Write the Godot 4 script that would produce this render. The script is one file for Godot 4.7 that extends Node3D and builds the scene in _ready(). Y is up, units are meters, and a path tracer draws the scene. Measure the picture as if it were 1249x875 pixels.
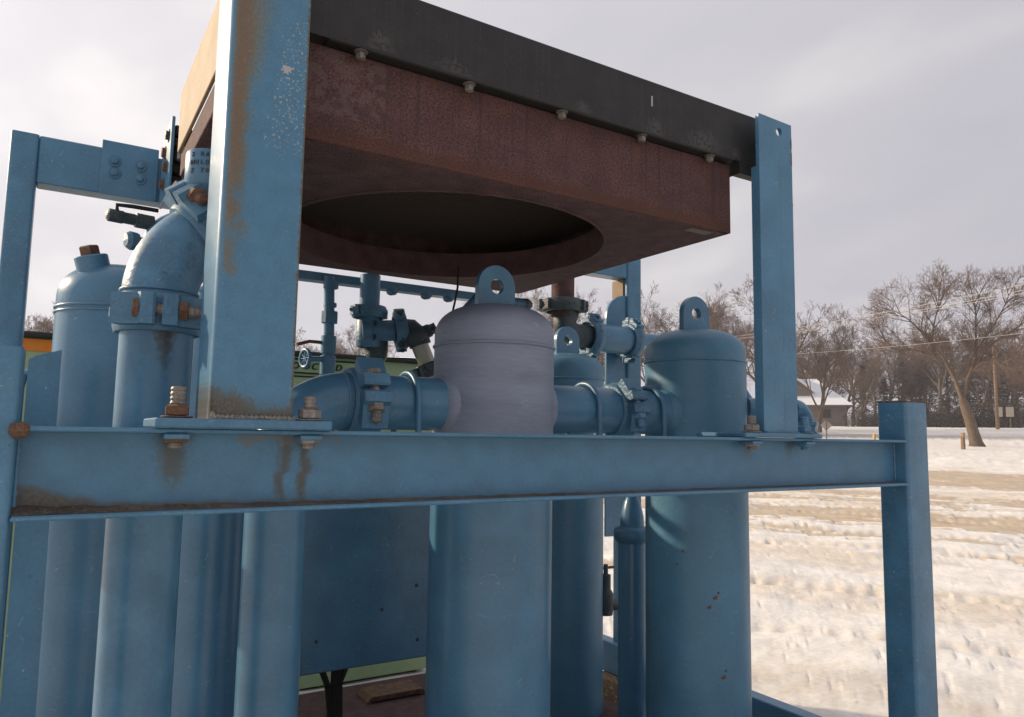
extends Node3D
# A pipe skid in a snowy yard: y is up, metres; EY is the lens height above the yard.
const EY := 1.3
var abs_of := {}
var used := {}
var M := {}
var rng := RandomNumberGenerator.new()

# ---------------------------------------------------------------- mesh builder
class MB:
	var v := PackedVector3Array()
	var n := PackedVector3Array()
	var t := PackedVector2Array()
	var c := PackedColorArray()
	func tri(a: Vector3, b: Vector3, d: Vector3, na: Vector3, nb: Vector3, nd: Vector3) -> void:
		if (b - a).cross(d - a).dot(na + nb + nd) > 0.0:
			v.append(a); v.append(d); v.append(b); n.append(na); n.append(nd); n.append(nb)
		else:
			v.append(a); v.append(b); v.append(d); n.append(na); n.append(nb); n.append(nd)
	func quad(a: Vector3, b: Vector3, d: Vector3, e: Vector3, nn: Vector3) -> void:
		tri(a, b, d, nn, nn, nn); tri(a, d, e, nn, nn, nn)
	func box(lo: Vector3, hi: Vector3, bev := 0.0, xf := Transform3D.IDENTITY) -> void:
		var ce := (lo + hi) * 0.5
		var h := (hi - lo) * 0.5
		bev = minf(bev, minf(h.x, minf(h.y, h.z)) * 0.9)
		var ax := [Vector3.RIGHT, Vector3.UP, Vector3.BACK]
		for i in 3:
			var j := (i + 1) % 3
			var k := (i + 2) % 3
			for s in [-1.0, 1.0]:
				var p: Array = []
				for q in [[-1, -1], [1, -1], [1, 1], [-1, 1]]:
					p.append(xf * (ce + ax[i] * h[i] * s + ax[j] * (h[j] - bev) * q[0] + ax[k] * (h[k] - bev) * q[1]))
				quad(p[0], p[1], p[2], p[3], xf.basis * (ax[i] * s))
				if bev > 0.0:
					for s2 in [-1.0, 1.0]:
						var nn: Vector3 = (ax[i] * s + ax[j] * s2).normalized()
						var e0: Vector3 = ce + ax[i] * h[i] * s + ax[j] * (h[j] - bev) * s2
						var e1: Vector3 = ce + ax[i] * (h[i] - bev) * s + ax[j] * h[j] * s2
						var kk: Vector3 = ax[k] * (h[k] - bev)
						quad(xf * (e0 - kk), xf * (e0 + kk), xf * (e1 + kk), xf * (e1 - kk), xf.basis * nn)
		if bev > 0.0:
			for sx in [-1.0, 1.0]:
				for sy in [-1.0, 1.0]:
					for sz in [-1.0, 1.0]:
						var s3 := Vector3(sx, sy, sz)
						var o := ce + Vector3(h.x * sx, h.y * sy, h.z * sz)
						var nn2 := xf.basis * s3.normalized()
						tri(xf * (o - Vector3(0, sy, sz) * bev), xf * (o - Vector3(sx, 0, sz) * bev), xf * (o - Vector3(sx, sy, 0) * bev), nn2, nn2, nn2)
	# a closed outline in the plane (ux, uy), swept along ext
	func prism(poly: PackedVector2Array, o: Vector3, ux: Vector3, uy: Vector3, ext: Vector3) -> void:
		var m := poly.size()
		var area := 0.0
		for i in m:
			area += poly[i].cross(poly[(i + 1) % m])
		var sg := 1.0 if area > 0.0 else -1.0
		var en := []
		for i in m:
			var e := (poly[(i + 1) % m] - poly[i]).normalized()
			en.append(Vector2(e.y, -e.x) * sg)
		for i in m:
			var a := poly[i]
			var b := poly[(i + 1) % m]
			var na: Vector2 = en[i]
			var nb: Vector2 = en[i]
			if na.dot(en[(i + m - 1) % m]) > 0.8: na = (na + en[(i + m - 1) % m]).normalized()
			if nb.dot(en[(i + 1) % m]) > 0.8: nb = (nb + en[(i + 1) % m]).normalized()
			var A := o + ux * a.x + uy * a.y
			var B := o + ux * b.x + uy * b.y
			var NA := (ux * na.x + uy * na.y).normalized()
			var NB := (ux * nb.x + uy * nb.y).normalized()
			tri(A, B, B + ext, NA, NB, NB); tri(A, B + ext, A + ext, NA, NB, NA)
		var ix := Geometry2D.triangulate_polygon(poly)
		var nn := ext.normalized()
		for i in range(0, ix.size(), 3):
			var a2 := o + ux * poly[ix[i]].x + uy * poly[ix[i]].y
			var b2 := o + ux * poly[ix[i + 1]].x + uy * poly[ix[i + 1]].y
			var c2 := o + ux * poly[ix[i + 2]].x + uy * poly[ix[i + 2]].y
			tri(a2, b2, c2, -nn, -nn, -nn); tri(a2 + ext, b2 + ext, c2 + ext, nn, nn, nn)
	# profile points (radius, height along axis)
	func lathe(o: Vector3, axis: Vector3, prof: Array, seg := 32, phase := 0.0, wob := 0.0) -> void:
		var w := axis.normalized()
		var u := w.cross(Vector3.RIGHT if absf(w.x) < 0.8 else Vector3.UP).normalized()
		var q := w.cross(u)
		var flat := seg <= 8
		for i in prof.size() - 1:
			var a: Vector2 = prof[i]
			var b: Vector2 = prof[i + 1]
			var e := (b - a)
			if e.length() < 1e-7: continue
			e = e.normalized()
			var fn := Vector2(e.y, -e.x)
			var fa := fn
			var fb := fn
			if i > 0:
				var e0: Vector2 = (a - prof[i - 1]).normalized()
				var f0 := Vector2(e0.y, -e0.x)
				if f0.dot(fn) > 0.75: fa = (f0 + fn).normalized()
			if i < prof.size() - 2:
				var e2: Vector2 = (prof[i + 2] - b).normalized()
				var f2 := Vector2(e2.y, -e2.x)
				if f2.dot(fn) > 0.75: fb = (f2 + fn).normalized()
			for k in seg:
				var t0 := TAU * k / seg + phase
				var t1 := TAU * (k + 1) / seg + phase
				var d0 := u * cos(t0) + q * sin(t0)
				var d1 := u * cos(t1) + q * sin(t1)
				var w0 := 1.0 + wob * sin(t0 * 5.0 + 1.3) * sin(t0 * 11.0)
				var w1 := 1.0 + wob * sin(t1 * 5.0 + 1.3) * sin(t1 * 11.0)
				var n0 := d0
				var n1 := d1
				if flat:
					n0 = (d0 + d1).normalized(); n1 = n0
				var p00 := o + w * a.y + d0 * a.x * w0
				var p01 := o + w * a.y + d1 * a.x * w1
				var p10 := o + w * b.y + d0 * b.x * w0
				var p11 := o + w * b.y + d1 * b.x * w1
				if a.x > 1e-6: tri(p00, p01, p11, n0 * fa.x + w * fa.y, n1 * fa.x + w * fa.y, n1 * fb.x + w * fb.y)
				if b.x > 1e-6: tri(p00, p11, p10, n0 * fa.x + w * fa.y, n1 * fb.x + w * fb.y, n0 * fb.x + w * fb.y)
	func sweep(path: Array, rad, seg := 16, cap := true) -> void:
		var m := path.size()
		var u := Vector3.ZERO
		var rings := []
		for i in m:
			var d: Vector3 = (path[mini(i + 1, m - 1)] - path[maxi(i - 1, 0)]).normalized()
			if i == 0: u = d.cross(Vector3.UP if absf(d.y) < 0.9 else Vector3.RIGHT).normalized()
			u = (u - d * u.dot(d)).normalized()
			var q := d.cross(u)
			var r: float = rad[i] if rad is Array else rad
			var ring := []
			for k in seg:
				var a := TAU * k / seg
				ring.append([path[i] + (u * cos(a) + q * sin(a)) * r, u * cos(a) + q * sin(a)])
			rings.append(ring)
		for i in m - 1:
			for k in seg:
				var k1 := (k + 1) % seg
				var A = rings[i][k]
				var B = rings[i][k1]
				var C = rings[i + 1][k1]
				var D = rings[i + 1][k]
				tri(A[0], B[0], C[0], A[1], B[1], C[1]); tri(A[0], C[0], D[0], A[1], C[1], D[1])
		if cap:
			for e in [0, m - 1]:
				var nn: Vector3 = (path[e] - path[1 if e == 0 else m - 2]).normalized()
				for k in seg:
					tri(path[e], rings[e][k][0], rings[e][(k + 1) % seg][0], nn, nn, nn)
	func planar(o: Vector3, ux: Vector3, uy: Vector3) -> void:
		t.resize(v.size())
		for i in v.size():
			t[i] = Vector2((v[i] - o).dot(ux) / ux.length_squared(), 1.0 - (v[i] - o).dot(uy) / uy.length_squared())
	func mesh() -> ArrayMesh:
		var a := []
		a.resize(Mesh.ARRAY_MAX)
		a[Mesh.ARRAY_VERTEX] = v
		a[Mesh.ARRAY_NORMAL] = n
		if t.size() == v.size(): a[Mesh.ARRAY_TEX_UV] = t
		if c.size() == v.size(): a[Mesh.ARRAY_COLOR] = c
		var am := ArrayMesh.new()
		am.add_surface_from_arrays(Mesh.PRIMITIVE_TRIANGLES, a)
		return am

# ---------------------------------------------------------------- scene helpers
func V(x: float, y: float, z: float) -> Vector3:   # y counted from lens height
	return Vector3(x, y + EY, z)
func numbered(called: String) -> String:
	var k: int = used.get(called, 0)
	used[called] = k + 1
	return called if k == 0 else "%s_%03d" % [called, k]
func thing(called: String, label: String, category: String, at: Vector3, group := "") -> Node3D:
	var o := Node3D.new()
	o.name = numbered(called)
	add_child(o)
	o.position = at
	abs_of[o] = o.transform
	tag(o, label, category, group)
	return o
func tag(o: Node, label: String, category: String, group := "") -> void:
	o.set_meta("label", label)
	o.set_meta("category", category)
	if group != "": o.set_meta("group", group)
func inst(called: String, mesh: Mesh, mat: Material, parent: Node3D, xf := Transform3D.IDENTITY, label := "") -> MeshInstance3D:
	var o := MeshInstance3D.new()
	o.mesh = mesh
	o.material_override = mat
	o.name = called
	parent.add_child(o, true)
	var pa: Transform3D = abs_of.get(parent, Transform3D.IDENTITY)
	o.transform = pa.affine_inverse() * xf
	abs_of[o] = xf
	if label != "": o.set_meta("label", label)
	return o
func part(called: String, mb: MB, mat: Material, parent: Node3D, label := "") -> MeshInstance3D:
	return inst(called, mb.mesh(), mat, parent, Transform3D.IDENTITY, label)
func struct(called: String, mb: MB, mat: Material) -> MeshInstance3D:
	var o := inst(numbered(called), mb.mesh(), mat, self)
	o.set_meta("kind", "structure")
	return o
func aim(pos: Vector3, axis: Vector3) -> Transform3D:   # local +y goes along axis
	var y := axis.normalized()
	var x := y.cross(Vector3.RIGHT if absf(y.x) < 0.8 else Vector3.BACK).normalized()
	return Transform3D(Basis(x, y, x.cross(y)), pos)
func rrect(x0: float, y0: float, x1: float, y1: float, r: float, seg := 5) -> PackedVector2Array:
	var p := PackedVector2Array()
	for q in [[x1 - r, y1 - r, 0.0], [x0 + r, y1 - r, 0.5], [x0 + r, y0 + r, 1.0], [x1 - r, y0 + r, 1.5]]:
		for k in seg + 1:
			var a: float = PI * (q[2] + 0.5 * k / seg)
			p.append(Vector2(q[0] + cos(a) * r, q[1] + sin(a) * r))
	return p
func arc(c0: Vector3, u: Vector3, w: Vector3, r: float, a0: float, a1: float, k := 12) -> Array:
	var p := []
	for i in k + 1:
		var a := deg_to_rad(lerpf(a0, a1, float(i) / k))
		p.append(c0 + (u * cos(a) + w * sin(a)) * r)
	return p

# ---------------------------------------------------------------- textures
func noise_bytes(size: Vector2i, freq: float, sd: int, oct := 4, kind := FastNoiseLite.TYPE_SIMPLEX_SMOOTH, seamless := true) -> PackedByteArray:
	var f := FastNoiseLite.new()
	f.seed = sd
	f.frequency = freq
	f.noise_type = kind
	f.fractal_octaves = oct
	var im: Image = f.get_seamless_image(size.x, size.y) if seamless else f.get_image(size.x, size.y)
	im.convert(Image.FORMAT_L8)
	return im.get_data()
func tex_from(size: Vector2i, d: PackedByteArray) -> ImageTexture:
	var im := Image.create_from_data(size.x, size.y, false, Image.FORMAT_RGB8, d)
	im.generate_mipmaps()
	return ImageTexture.create_from_image(im)
# paint with slow tone drift, fine mottling, pale chips and rust freckles
func paint_tex(base: Color, drift: float, fine: float, chips: float, rusts: float, sd: int, chipcol := Color(0.62, 0.66, 0.7), rustcol := Color(0.3, 0.2, 0.13), n := 512, chipf := 0.08, chalk := 0.0, scr := 0) -> ImageTexture:
	var s := Vector2i(n, n)
	var a := noise_bytes(s, 0.006, sd, 4)
	var b := noise_bytes(s, 0.09, sd + 1, 3)
	var k := noise_bytes(s, chipf, sd + 2, 3)
	var g := noise_bytes(s, 0.012, sd + 3, 2)
	var d := PackedByteArray()
	d.resize(n * n * 3)
	for i in n * n:
		var m := 1.0 + (a[i] / 255.0 - 0.5) * drift + (b[i] / 255.0 - 0.5) * fine
		var r := base.r * m
		var gg := base.g * m
		var bb := base.b * m
		if chalk > 0.0:
			var ch := clampf((g[i] / 255.0 - 0.45) * 2.2 + (b[i] / 255.0 - 0.5) * 0.9, 0.0, 1.0) * chalk
			r = lerpf(r, 0.44, ch); gg = lerpf(gg, 0.52, ch); bb = lerpf(bb, 0.58, ch)
		var kk := k[i] / 255.0
		var gate := (g[i] / 255.0 - 0.5) * 0.16
		if kk + gate > 1.0 - chips:
			r = chipcol.r; gg = chipcol.g; bb = chipcol.b
		elif kk + gate * 1.5 < rusts:
			var q := clampf((rusts - kk - gate * 1.5) * 18.0, 0.0, 1.0)
			r = lerpf(r, rustcol.r, q); gg = lerpf(gg, rustcol.g, q); bb = lerpf(bb, rustcol.b, q)
		d[i * 3] = int(clampf(r, 0, 1) * 255.0)
		d[i * 3 + 1] = int(clampf(gg, 0, 1) * 255.0)
		d[i * 3 + 2] = int(clampf(bb, 0, 1) * 255.0)
	# short pale scratches and scuffs
	var rs := RandomNumberGenerator.new()
	rs.seed = sd + 77
	for q in scr:
		var px := rs.randf() * n
		var py := rs.randf() * n
		var an := rs.randf() * TAU
		var ln := rs.randi_range(3, 16)
		var st := rs.randf_range(0.35, 0.95)
		for e in ln:
			an += rs.randf_range(-0.12, 0.12)
			px = fposmod(px + cos(an), n - 0.01)
			py = fposmod(py + sin(an), n - 0.01)
			var o := (int(py) * n + int(px)) * 3
			d[o] = int(lerpf(d[o], chipcol.r * 255.0, st))
			d[o + 1] = int(lerpf(d[o + 1], chipcol.g * 255.0, st))
			d[o + 2] = int(lerpf(d[o + 2], chipcol.b * 255.0, st))
	return tex_from(s, d)
func nrm(freq: float, sd: int, bump: float, oct := 3) -> NoiseTexture2D:
	var f := FastNoiseLite.new()
	f.seed = sd
	f.frequency = freq
	f.fractal_octaves = oct
	f.noise_type = FastNoiseLite.TYPE_SIMPLEX_SMOOTH
	var t := NoiseTexture2D.new()
	t.width = 512; t.height = 512
	t.seamless = true
	t.as_normal_map = true
	t.bump_strength = bump
	t.noise = f
	return t
func mat(tex: Texture2D, rough: float, scale := 1.25, normal: Texture2D = null, nscale := 0.4, metal := 0.0) -> StandardMaterial3D:
	var m := StandardMaterial3D.new()
	m.albedo_texture = tex
	m.roughness = rough
	m.metallic = metal
	m.uv1_triplanar = true
	m.uv1_world_triplanar = true
	m.uv1_scale = Vector3.ONE * scale
	if normal:
		m.normal_enabled = true
		m.normal_texture = normal
		m.normal_scale = nscale
	return m
func plain(col: Color, rough := 0.6, metal := 0.0) -> StandardMaterial3D:
	var m := StandardMaterial3D.new()
	m.albedo_color = col
	m.roughness = rough
	m.metallic = metal
	return m
func smooth01(a: float, b: float, x: float) -> float:
	var t := clampf((x - a) / (b - a), 0.0, 1.0)
	return t * t * (3.0 - 2.0 * t)

const BLUE := Color(0.29, 0.475, 0.595)
# rust and dirt on the left column's face: brown run down its left side, flaked paint, dirt caught at the foot
func column_tex() -> ImageTexture:
	var s := Vector2i(160, 1152)
	var a := noise_bytes(s, 0.02, 51, 4)
	var b := noise_bytes(s, 0.12, 52, 3)
	var k := noise_bytes(s, 0.11, 53, 5)
	var g := noise_bytes(s, 0.006, 54, 3)
	var d := PackedByteArray()
	d.resize(s.x * s.y * 3)
	for j in s.y:
		var h := 1.0 - float(j) / s.y          # 0 foot .. 1 top
		for x in s.x:
			var i := j * s.x + x
			var u := float(x) / s.x
			var na := a[i] / 255.0 - 0.5
			var nb := b[i] / 255.0 - 0.5
			var ng := g[i] / 255.0 - 0.5
			var col := BLUE * (1.0 + na * 0.10 + nb * 0.08)
			# rust run: wide at the top, thinning out downwards, with a ragged edge
			var wide := 0.20 + 0.40 * smooth01(0.34, 0.80, h) + na * 0.18 + ng * 0.15
			var run := (1.0 - smooth01(wide * 0.45, wide * 1.1, u + nb * 0.25)) * smooth01(0.18, 0.40, h + na * 0.25 - u * 0.1) * smooth01(0.03, 0.10, u)
			run *= clampf(0.9 + nb * 1.0, 0.0, 1.0)
			col = col.lerp(Color(0.46, 0.41, 0.335) * (1.0 + nb * 0.25), run * 0.8)
			var core := (1.0 - smooth01(0.02, 0.19 + na * 0.1, absf(u - 0.15 - ng * 0.1) + nb * 0.05)) * smooth01(0.20, 0.42, h + na * 0.2) * smooth01(0.03, 0.08, u)
			col = col.lerp(Color(0.45, 0.315, 0.20) * (1.0 + nb * 0.4), clampf(core * (0.55 + nb * 0.8), 0.0, 1.0))
			# stain at top right
			var tr := smooth01(0.74, 0.84, h + na * 0.1) * smooth01(0.5, 0.95, u + ng * 0.4)
			col = col.lerp(Color(0.47, 0.46, 0.43), tr * 0.55)
			# flaked paint
			var fl := k[i] / 255.0
			var zone := smooth01(0.38, 0.5, h) * (1.0 - smooth01(0.70, 0.76, h)) * smooth01(0.25, 0.6, u + (0.5 - h) * 1.2)
			zone = maxf(zone, 0.22 * (1.0 - smooth01(0.8, 0.9, h)))
			if fl > 0.92 - 0.25 * zone + 0.05 * (0.5 - ng): col = Color(0.60, 0.65, 0.68) if nb > -0.1 else Color(0.5, 0.48, 0.42)
			var pc := Vector2((u - 0.72) * 0.15, (h - 0.62) * 1.1).length()
			if pc < 0.008 + na * 0.012 + nb * 0.012: col = Color(0.66, 0.65, 0.66)
			# rust on the right edge
			if u > 0.972 + nb * 0.03 + na * 0.03: col = col.lerp(Color(0.38, 0.31, 0.23), 0.8)
			# dirt at the foot
			var foot := 0.050 - 0.025 * smooth01(0.1, 0.6, u) + na * 0.03
			col = col.lerp(Color(0.34, 0.295, 0.24) * (1.0 + nb * 0.5), 0.85 * smooth01(-0.012, 0.016, foot - h + nb * 0.03))
			d[i * 3] = int(clampf(col.r, 0, 1) * 255.0)
			d[i * 3 + 1] = int(clampf(col.g, 0, 1) * 255.0)
			d[i * 3 + 2] = int(clampf(col.b, 0, 1) * 255.0)
	return tex_from(s, d)
# the web of the front beam: runs of rust under the bolts, dirt lying along its foot
func web_tex() -> ImageTexture:
	var s := Vector2i(2048, 112)
	var a := noise_bytes(s, 0.012, 61, 4)
	var b := noise_bytes(s, 0.11, 62, 3)
	var k := noise_bytes(s, 0.07, 63, 3)
	var st := noise_bytes(Vector2i(2048, 4), 0.03, 64, 3)
	var d := PackedByteArray()
	d.resize(s.x * s.y * 3)
	for j in s.y:
		var h := 1.0 - float(j) / s.y
		for x in s.x:
			var i := j * s.x + x
			var X := -0.045 + 2.495 * x / s.x
			var na := a[i] / 255.0 - 0.5
			var nb := b[i] / 255.0 - 0.5
			var ns := st[x] / 255.0 - 0.5
			var col := BLUE * (1.0 + na * 0.12 + nb * 0.07)
			for q in [[0.192, 0.030, 0.62, 0.30], [0.385, 0.013, 0.62, 0.0], [0.43, 0.014, 0.72, 0.0], [1.715, 0.02, 0.3, 0.55], [1.90, 0.02, 0.35, 0.6]]:
				var dx: float = absf(X - q[0] + na * 0.018 + ns * 0.01) / (q[1] * (0.7 + 0.5 * h))
				if dx < 1.3:
					var e: float = (1.0 - smooth01(0.1, 1.3, dx + nb * 0.5)) * smooth01(q[3] - 0.1, q[3] + 0.25, h + nb * 0.3) * q[2]
					col = col.lerp(Color(0.29, 0.25, 0.205) * (1.0 + nb * 0.6), clampf(e * (1.0 + nb), 0, 1))
			var dirt := 0.07 * (1.0 - smooth01(0.1, 0.9, X)) + 0.05 + na * 0.06 + ns * 0.05 + 0.26 * (1.0 - smooth01(-0.04, 0.12, X))
			if h < dirt: col = col.lerp(Color(0.33, 0.27, 0.215) * (1.0 + nb * 0.6), smooth01(-0.02, 0.12, dirt - h + nb * 0.08) * (0.75 - 0.3 * smooth01(0.4, 2.0, X)))
			if h > 0.9 + ns * 0.25 and X > 0.3 and X < 0.5: col = col.lerp(Color(0.42, 0.42, 0.42), 0.6)
			if k[i] > 248: col = Color(0.6, 0.66, 0.70)
			d[i * 3] = int(clampf(col.r, 0, 1) * 255.0)
			d[i * 3 + 1] = int(clampf(col.g, 0, 1) * 255.0)
			d[i * 3 + 2] = int(clampf(col.b, 0, 1) * 255.0)
	return tex_from(s, d)

func put3(d: PackedByteArray, i: int, c: Color) -> void:
	d[i * 3] = int(clampf(c.r, 0, 1) * 255.0)
	d[i * 3 + 1] = int(clampf(c.g, 0, 1) * 255.0)
	d[i * 3 + 2] = int(clampf(c.b, 0, 1) * 255.0)
# riser: blue paint, a dark run below the coupling, a few runs of dust
func riser_tex() -> ImageTexture:
	var s := Vector2i(256, 768)
	var a := noise_bytes(s, 0.012, 161, 4)
	var b := noise_bytes(s, 0.12, 162, 3)
	var k := noise_bytes(s, 0.10, 163, 3)
	var d := PackedByteArray()
	d.resize(s.x * s.y * 3)
	for j in s.y:
		var y := 0.205 - 1.505 * j / s.y
		for x in s.x:
			var i := j * s.x + x
			var na := a[i] / 255.0 - 0.5
			var nb := b[i] / 255.0 - 0.5
			var u := float(x) / s.x
			if u > 0.5: u -= 1.0
			var col := BLUE * (1.0 + na * 0.2 + nb * 0.08)
			col = col.lerp(Color(0.44, 0.52, 0.58), clampf(na * 0.4 + nb * 0.2, 0.0, 0.12))
			if k[i] > 247: col = Color(0.62, 0.66, 0.7)
			var f := clampf((0.205 - y) / 0.11, 0.0, 1.0)
			var wd := 0.055 * (1.0 - f) + 0.004
			var e := (1.0 - smooth01(0.2, 1.2, absf(u - 0.012 + na * 0.02) / wd + nb * 0.6)) * (1.0 - f)
			col = col.lerp(Color(0.23, 0.20, 0.165) * (1.0 + nb * 0.5), e * 0.85)
			put3(d, i, col)
	return tex_from(s, d)
# black rim rail: scuffed dull paint with pale scrapes near its lower edge
func rim_tex() -> ImageTexture:
	var s := Vector2i(1536, 160)
	var a := noise_bytes(s, 0.010, 171, 4)
	var b := noise_bytes(s, 0.14, 172, 3)
	var k := noise_bytes(s, 0.05, 173, 4)
	var st := noise_bytes(Vector2i(1536, 4), 0.12, 174, 3)
	var d := PackedByteArray()
	d.resize(s.x * s.y * 3)
	for j in s.y:
		var h := 1.0 - float(j) / s.y
		for x in s.x:
			var i := j * s.x + x
			var u := float(x) / s.x
			var na := a[i] / 255.0 - 0.5
			var nb := b[i] / 255.0 - 0.5
			var nk := k[i] / 255.0
			var ns := st[x] / 255.0
			var col := Color(0.118, 0.117, 0.115) * (1.0 + na * 0.5 + nb * 0.35)
			for q in [[0.715, 0.035, 0.12], [0.84, 0.07, 0.16], [0.55, 0.03, 0.10], [0.30, 0.05, 0.09], [0.18, 0.03, 0.12], [0.93, 0.02, 0.10]]:
				var dx: float = absf(u - q[0]) / q[1]
				if dx < 1.0 and h < q[2] * 2.6 * (1.0 - dx * dx) * (0.4 + ns * 0.9) and nk + nb * 0.5 > 0.42:
					col = col.lerp(Color(0.40, 0.385, 0.37), 0.45 * (1.0 - dx))
			if nk > 0.93: col = Color(0.36, 0.35, 0.33)
			if nk < 0.10: col = Color(0.20, 0.14, 0.10)
			if ns > 0.72 and h < 0.9 and nb > 0.05: col = col.lerp(Color(0.24, 0.225, 0.21), 0.5)
			put3(d, i, col)
	return tex_from(s, d)
# front of the fan box: scaly red brown rust, runs from the bolts, worn lower edge
func shroud_tex() -> ImageTexture:
	var s := Vector2i(1536, 256)
	var a := noise_bytes(s, 0.006, 181, 4)
	var b := noise_bytes(s, 0.16, 182, 3)
	var k := noise_bytes(s, 0.11, 183, 5)
	var m := noise_bytes(s, 0.02, 184, 4)
	var st := noise_bytes(Vector2i(1536, 4), 0.05, 185, 4)
	var d := PackedByteArray()
	d.resize(s.x * s.y * 3)
	for j in s.y:
		var h := 1.0 - float(j) / s.y
		for x in s.x:
			var i := j * s.x + x
			var u := float(x) / s.x
			var na := a[i] / 255.0 - 0.5
			var nb := b[i] / 255.0 - 0.5
			var nk := k[i] / 255.0
			var nm := m[i] / 255.0
			var ns := st[x] / 255.0
			var col := Color(0.315, 0.222, 0.222) * (1.0 + na * 0.35 + nb * 0.45)
			col = col.lerp(Color(0.245, 0.14, 0.115) * (1.0 + nb * 0.5), smooth01(0.48, 0.30, nk) * 0.8)
			col = col.lerp(Color(0.385, 0.315, 0.325) * (1.0 + nb * 0.3), smooth01(0.60, 0.80, nk) * 0.45)
			col = col.lerp(Color(0.37, 0.225, 0.15) * (1.0 + nb * 0.5), smooth01(0.70, 0.86, nm + nb * 0.2) * 0.6)
			# scale along the lower edge and runs from above
			if h < 0.10 + ns * 0.10 + nb * 0.12: col = col.lerp(Color(0.30, 0.17, 0.12) * (1.0 + nb * 0.8), 0.55)
			col = col.lerp(Color(0.22, 0.16, 0.15), smooth01(0.62, 0.80, ns) * smooth01(0.0, 0.6, h + nb * 0.3) * 0.5)
			for xb in [0.109, 0.312, 0.516, 0.72, 0.92]:
				var dx: float = absf(u - xb + na * 0.01) / 0.007
				if dx < 1.0: col = col.lerp(Color(0.36, 0.24, 0.19) * (1.0 + nb * 0.5), (1.0 - dx) * smooth01(0.35, 0.95, h + nb * 0.2) * 0.6)
			if u < 0.16 and nm > 0.45 and h > 0.3: col = col.lerp(Color(0.37, 0.33, 0.325) * (1.0 + nb * 0.4), 0.5 * smooth01(0.45, 0.6, nm))
			put3(d, i, col)
	return tex_from(s, d)
func make_materials() -> void:
	var peel := nrm(0.03, 11, 1.2)
	var pits := nrm(0.05, 12, 5.0, 4)
	M.blue = mat(paint_tex(BLUE, 0.15, 0.08, 0.10, 0.06, 1, Color(0.62, 0.66, 0.7), Color(0.3, 0.2, 0.13), 512, 0.08, 0.10, 46), 0.30, 1.4, peel, 0.25)
	M.blue_worn = mat(paint_tex(BLUE * 0.98, 0.2, 0.12, 0.12, 0.085, 5, Color(0.62, 0.66, 0.7), Color(0.3, 0.2, 0.13), 512, 0.08, 0.14, 90), 0.36, 1.9, peel, 0.4)
	M.cast_blue = mat(paint_tex(BLUE * 0.95, 0.3, 0.16, 0.12, 0.09, 9, Color(0.62, 0.66, 0.7), Color(0.3, 0.2, 0.13), 512, 0.08, 0.18, 60), 0.45, 2.6, pits, 0.45)
	M.teal = mat(paint_tex(Color(0.285, 0.475, 0.585), 0.18, 0.08, 0.06, 0.07, 14, Color(0.62, 0.66, 0.7), Color(0.3, 0.2, 0.13), 512, 0.08, 0.08, 30), 0.45, 1.3, peel, 0.3)
	M.primer = mat(paint_tex(Color(0.515, 0.55, 0.625), 0.2, 0.10, 0.07, 0.06, 18, Color(0.72, 0.72, 0.76), Color(0.33, 0.34, 0.39), 512, 0.08, 0.0, 80), 0.55, 1.2, nrm(0.02, 19, 3.0), 0.7)
	M.primer.uv1_scale = Vector3(0.45, 2.4, 0.45)
	M.rust = mat(paint_tex(Color(0.315, 0.225, 0.228), 0.45, 0.55, 0.24, 0.34, 25, Color(0.37, 0.30, 0.315), Color(0.255, 0.15, 0.13), 512, 0.16), 0.85, 3.2, pits, 0.9)
	M.black = mat(paint_tex(Color(0.118, 0.117, 0.115), 0.4, 0.25, 0.08, 0.08, 33, Color(0.36, 0.35, 0.34), Color(0.16, 0.13, 0.11)), 0.6, 1.7, peel, 0.4)
	M.core = plain(Color(0.25, 0.21, 0.18), 0.8)
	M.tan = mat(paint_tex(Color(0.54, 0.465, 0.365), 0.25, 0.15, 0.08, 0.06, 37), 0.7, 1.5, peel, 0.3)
	M.zinc = mat(paint_tex(Color(0.50, 0.49, 0.47), 0.5, 0.4, 0.2, 0.30, 41, Color(0.6, 0.6, 0.6), Color(0.36, 0.25, 0.16)), 0.5, 6.0, pits, 0.5, 0.3)
	M.rusty_bolt = mat(paint_tex(Color(0.40, 0.30, 0.23), 0.6, 0.5, 0.25, 0.36, 45, Color(0.55, 0.5, 0.45), Color(0.33, 0.17, 0.09)), 0.75, 7.0, pits, 0.6)
	M.dark_iron = mat(paint_tex(Color(0.21, 0.27, 0.295), 0.4, 0.3, 0.22, 0.2, 49, Color(0.4, 0.42, 0.42), Color(0.2, 0.16, 0.12)), 0.5, 3.0, pits, 0.8)
	M.steel = plain(Color(0.62, 0.62, 0.58), 0.35, 0.7)
	M.rubber = plain(Color(0.10, 0.10, 0.10), 0.8)
	M.col_face = mat(column_tex(), 0.30, 1.0)
	M.col_face.uv1_triplanar = false
	M.col_face.uv1_world_triplanar = false
	M.web = mat(web_tex(), 0.45, 1.0)
	M.web.uv1_triplanar = false
	M.web.uv1_world_triplanar = false
	M.riser = mat(riser_tex(), 0.33, 1.0)
	M.riser.uv1_triplanar = false
	M.riser.uv1_world_triplanar = false
	M.rim = mat(rim_tex(), 0.55, 1.0)
	M.rim.uv1_triplanar = false
	M.rim.uv1_world_triplanar = false
	M.shroud = mat(shroud_tex(), 0.85, 1.0)
	M.shroud.uv1_triplanar = false
	M.shroud.uv1_world_triplanar = false
	M.dirt = mat(paint_tex(Color(0.36, 0.32, 0.28), 0.6, 0.4, 0.26, 0.3, 67, Color(0.42, 0.46, 0.5), Color(0.28, 0.2, 0.14)), 0.8, 2.0, pits, 0.6)
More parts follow.
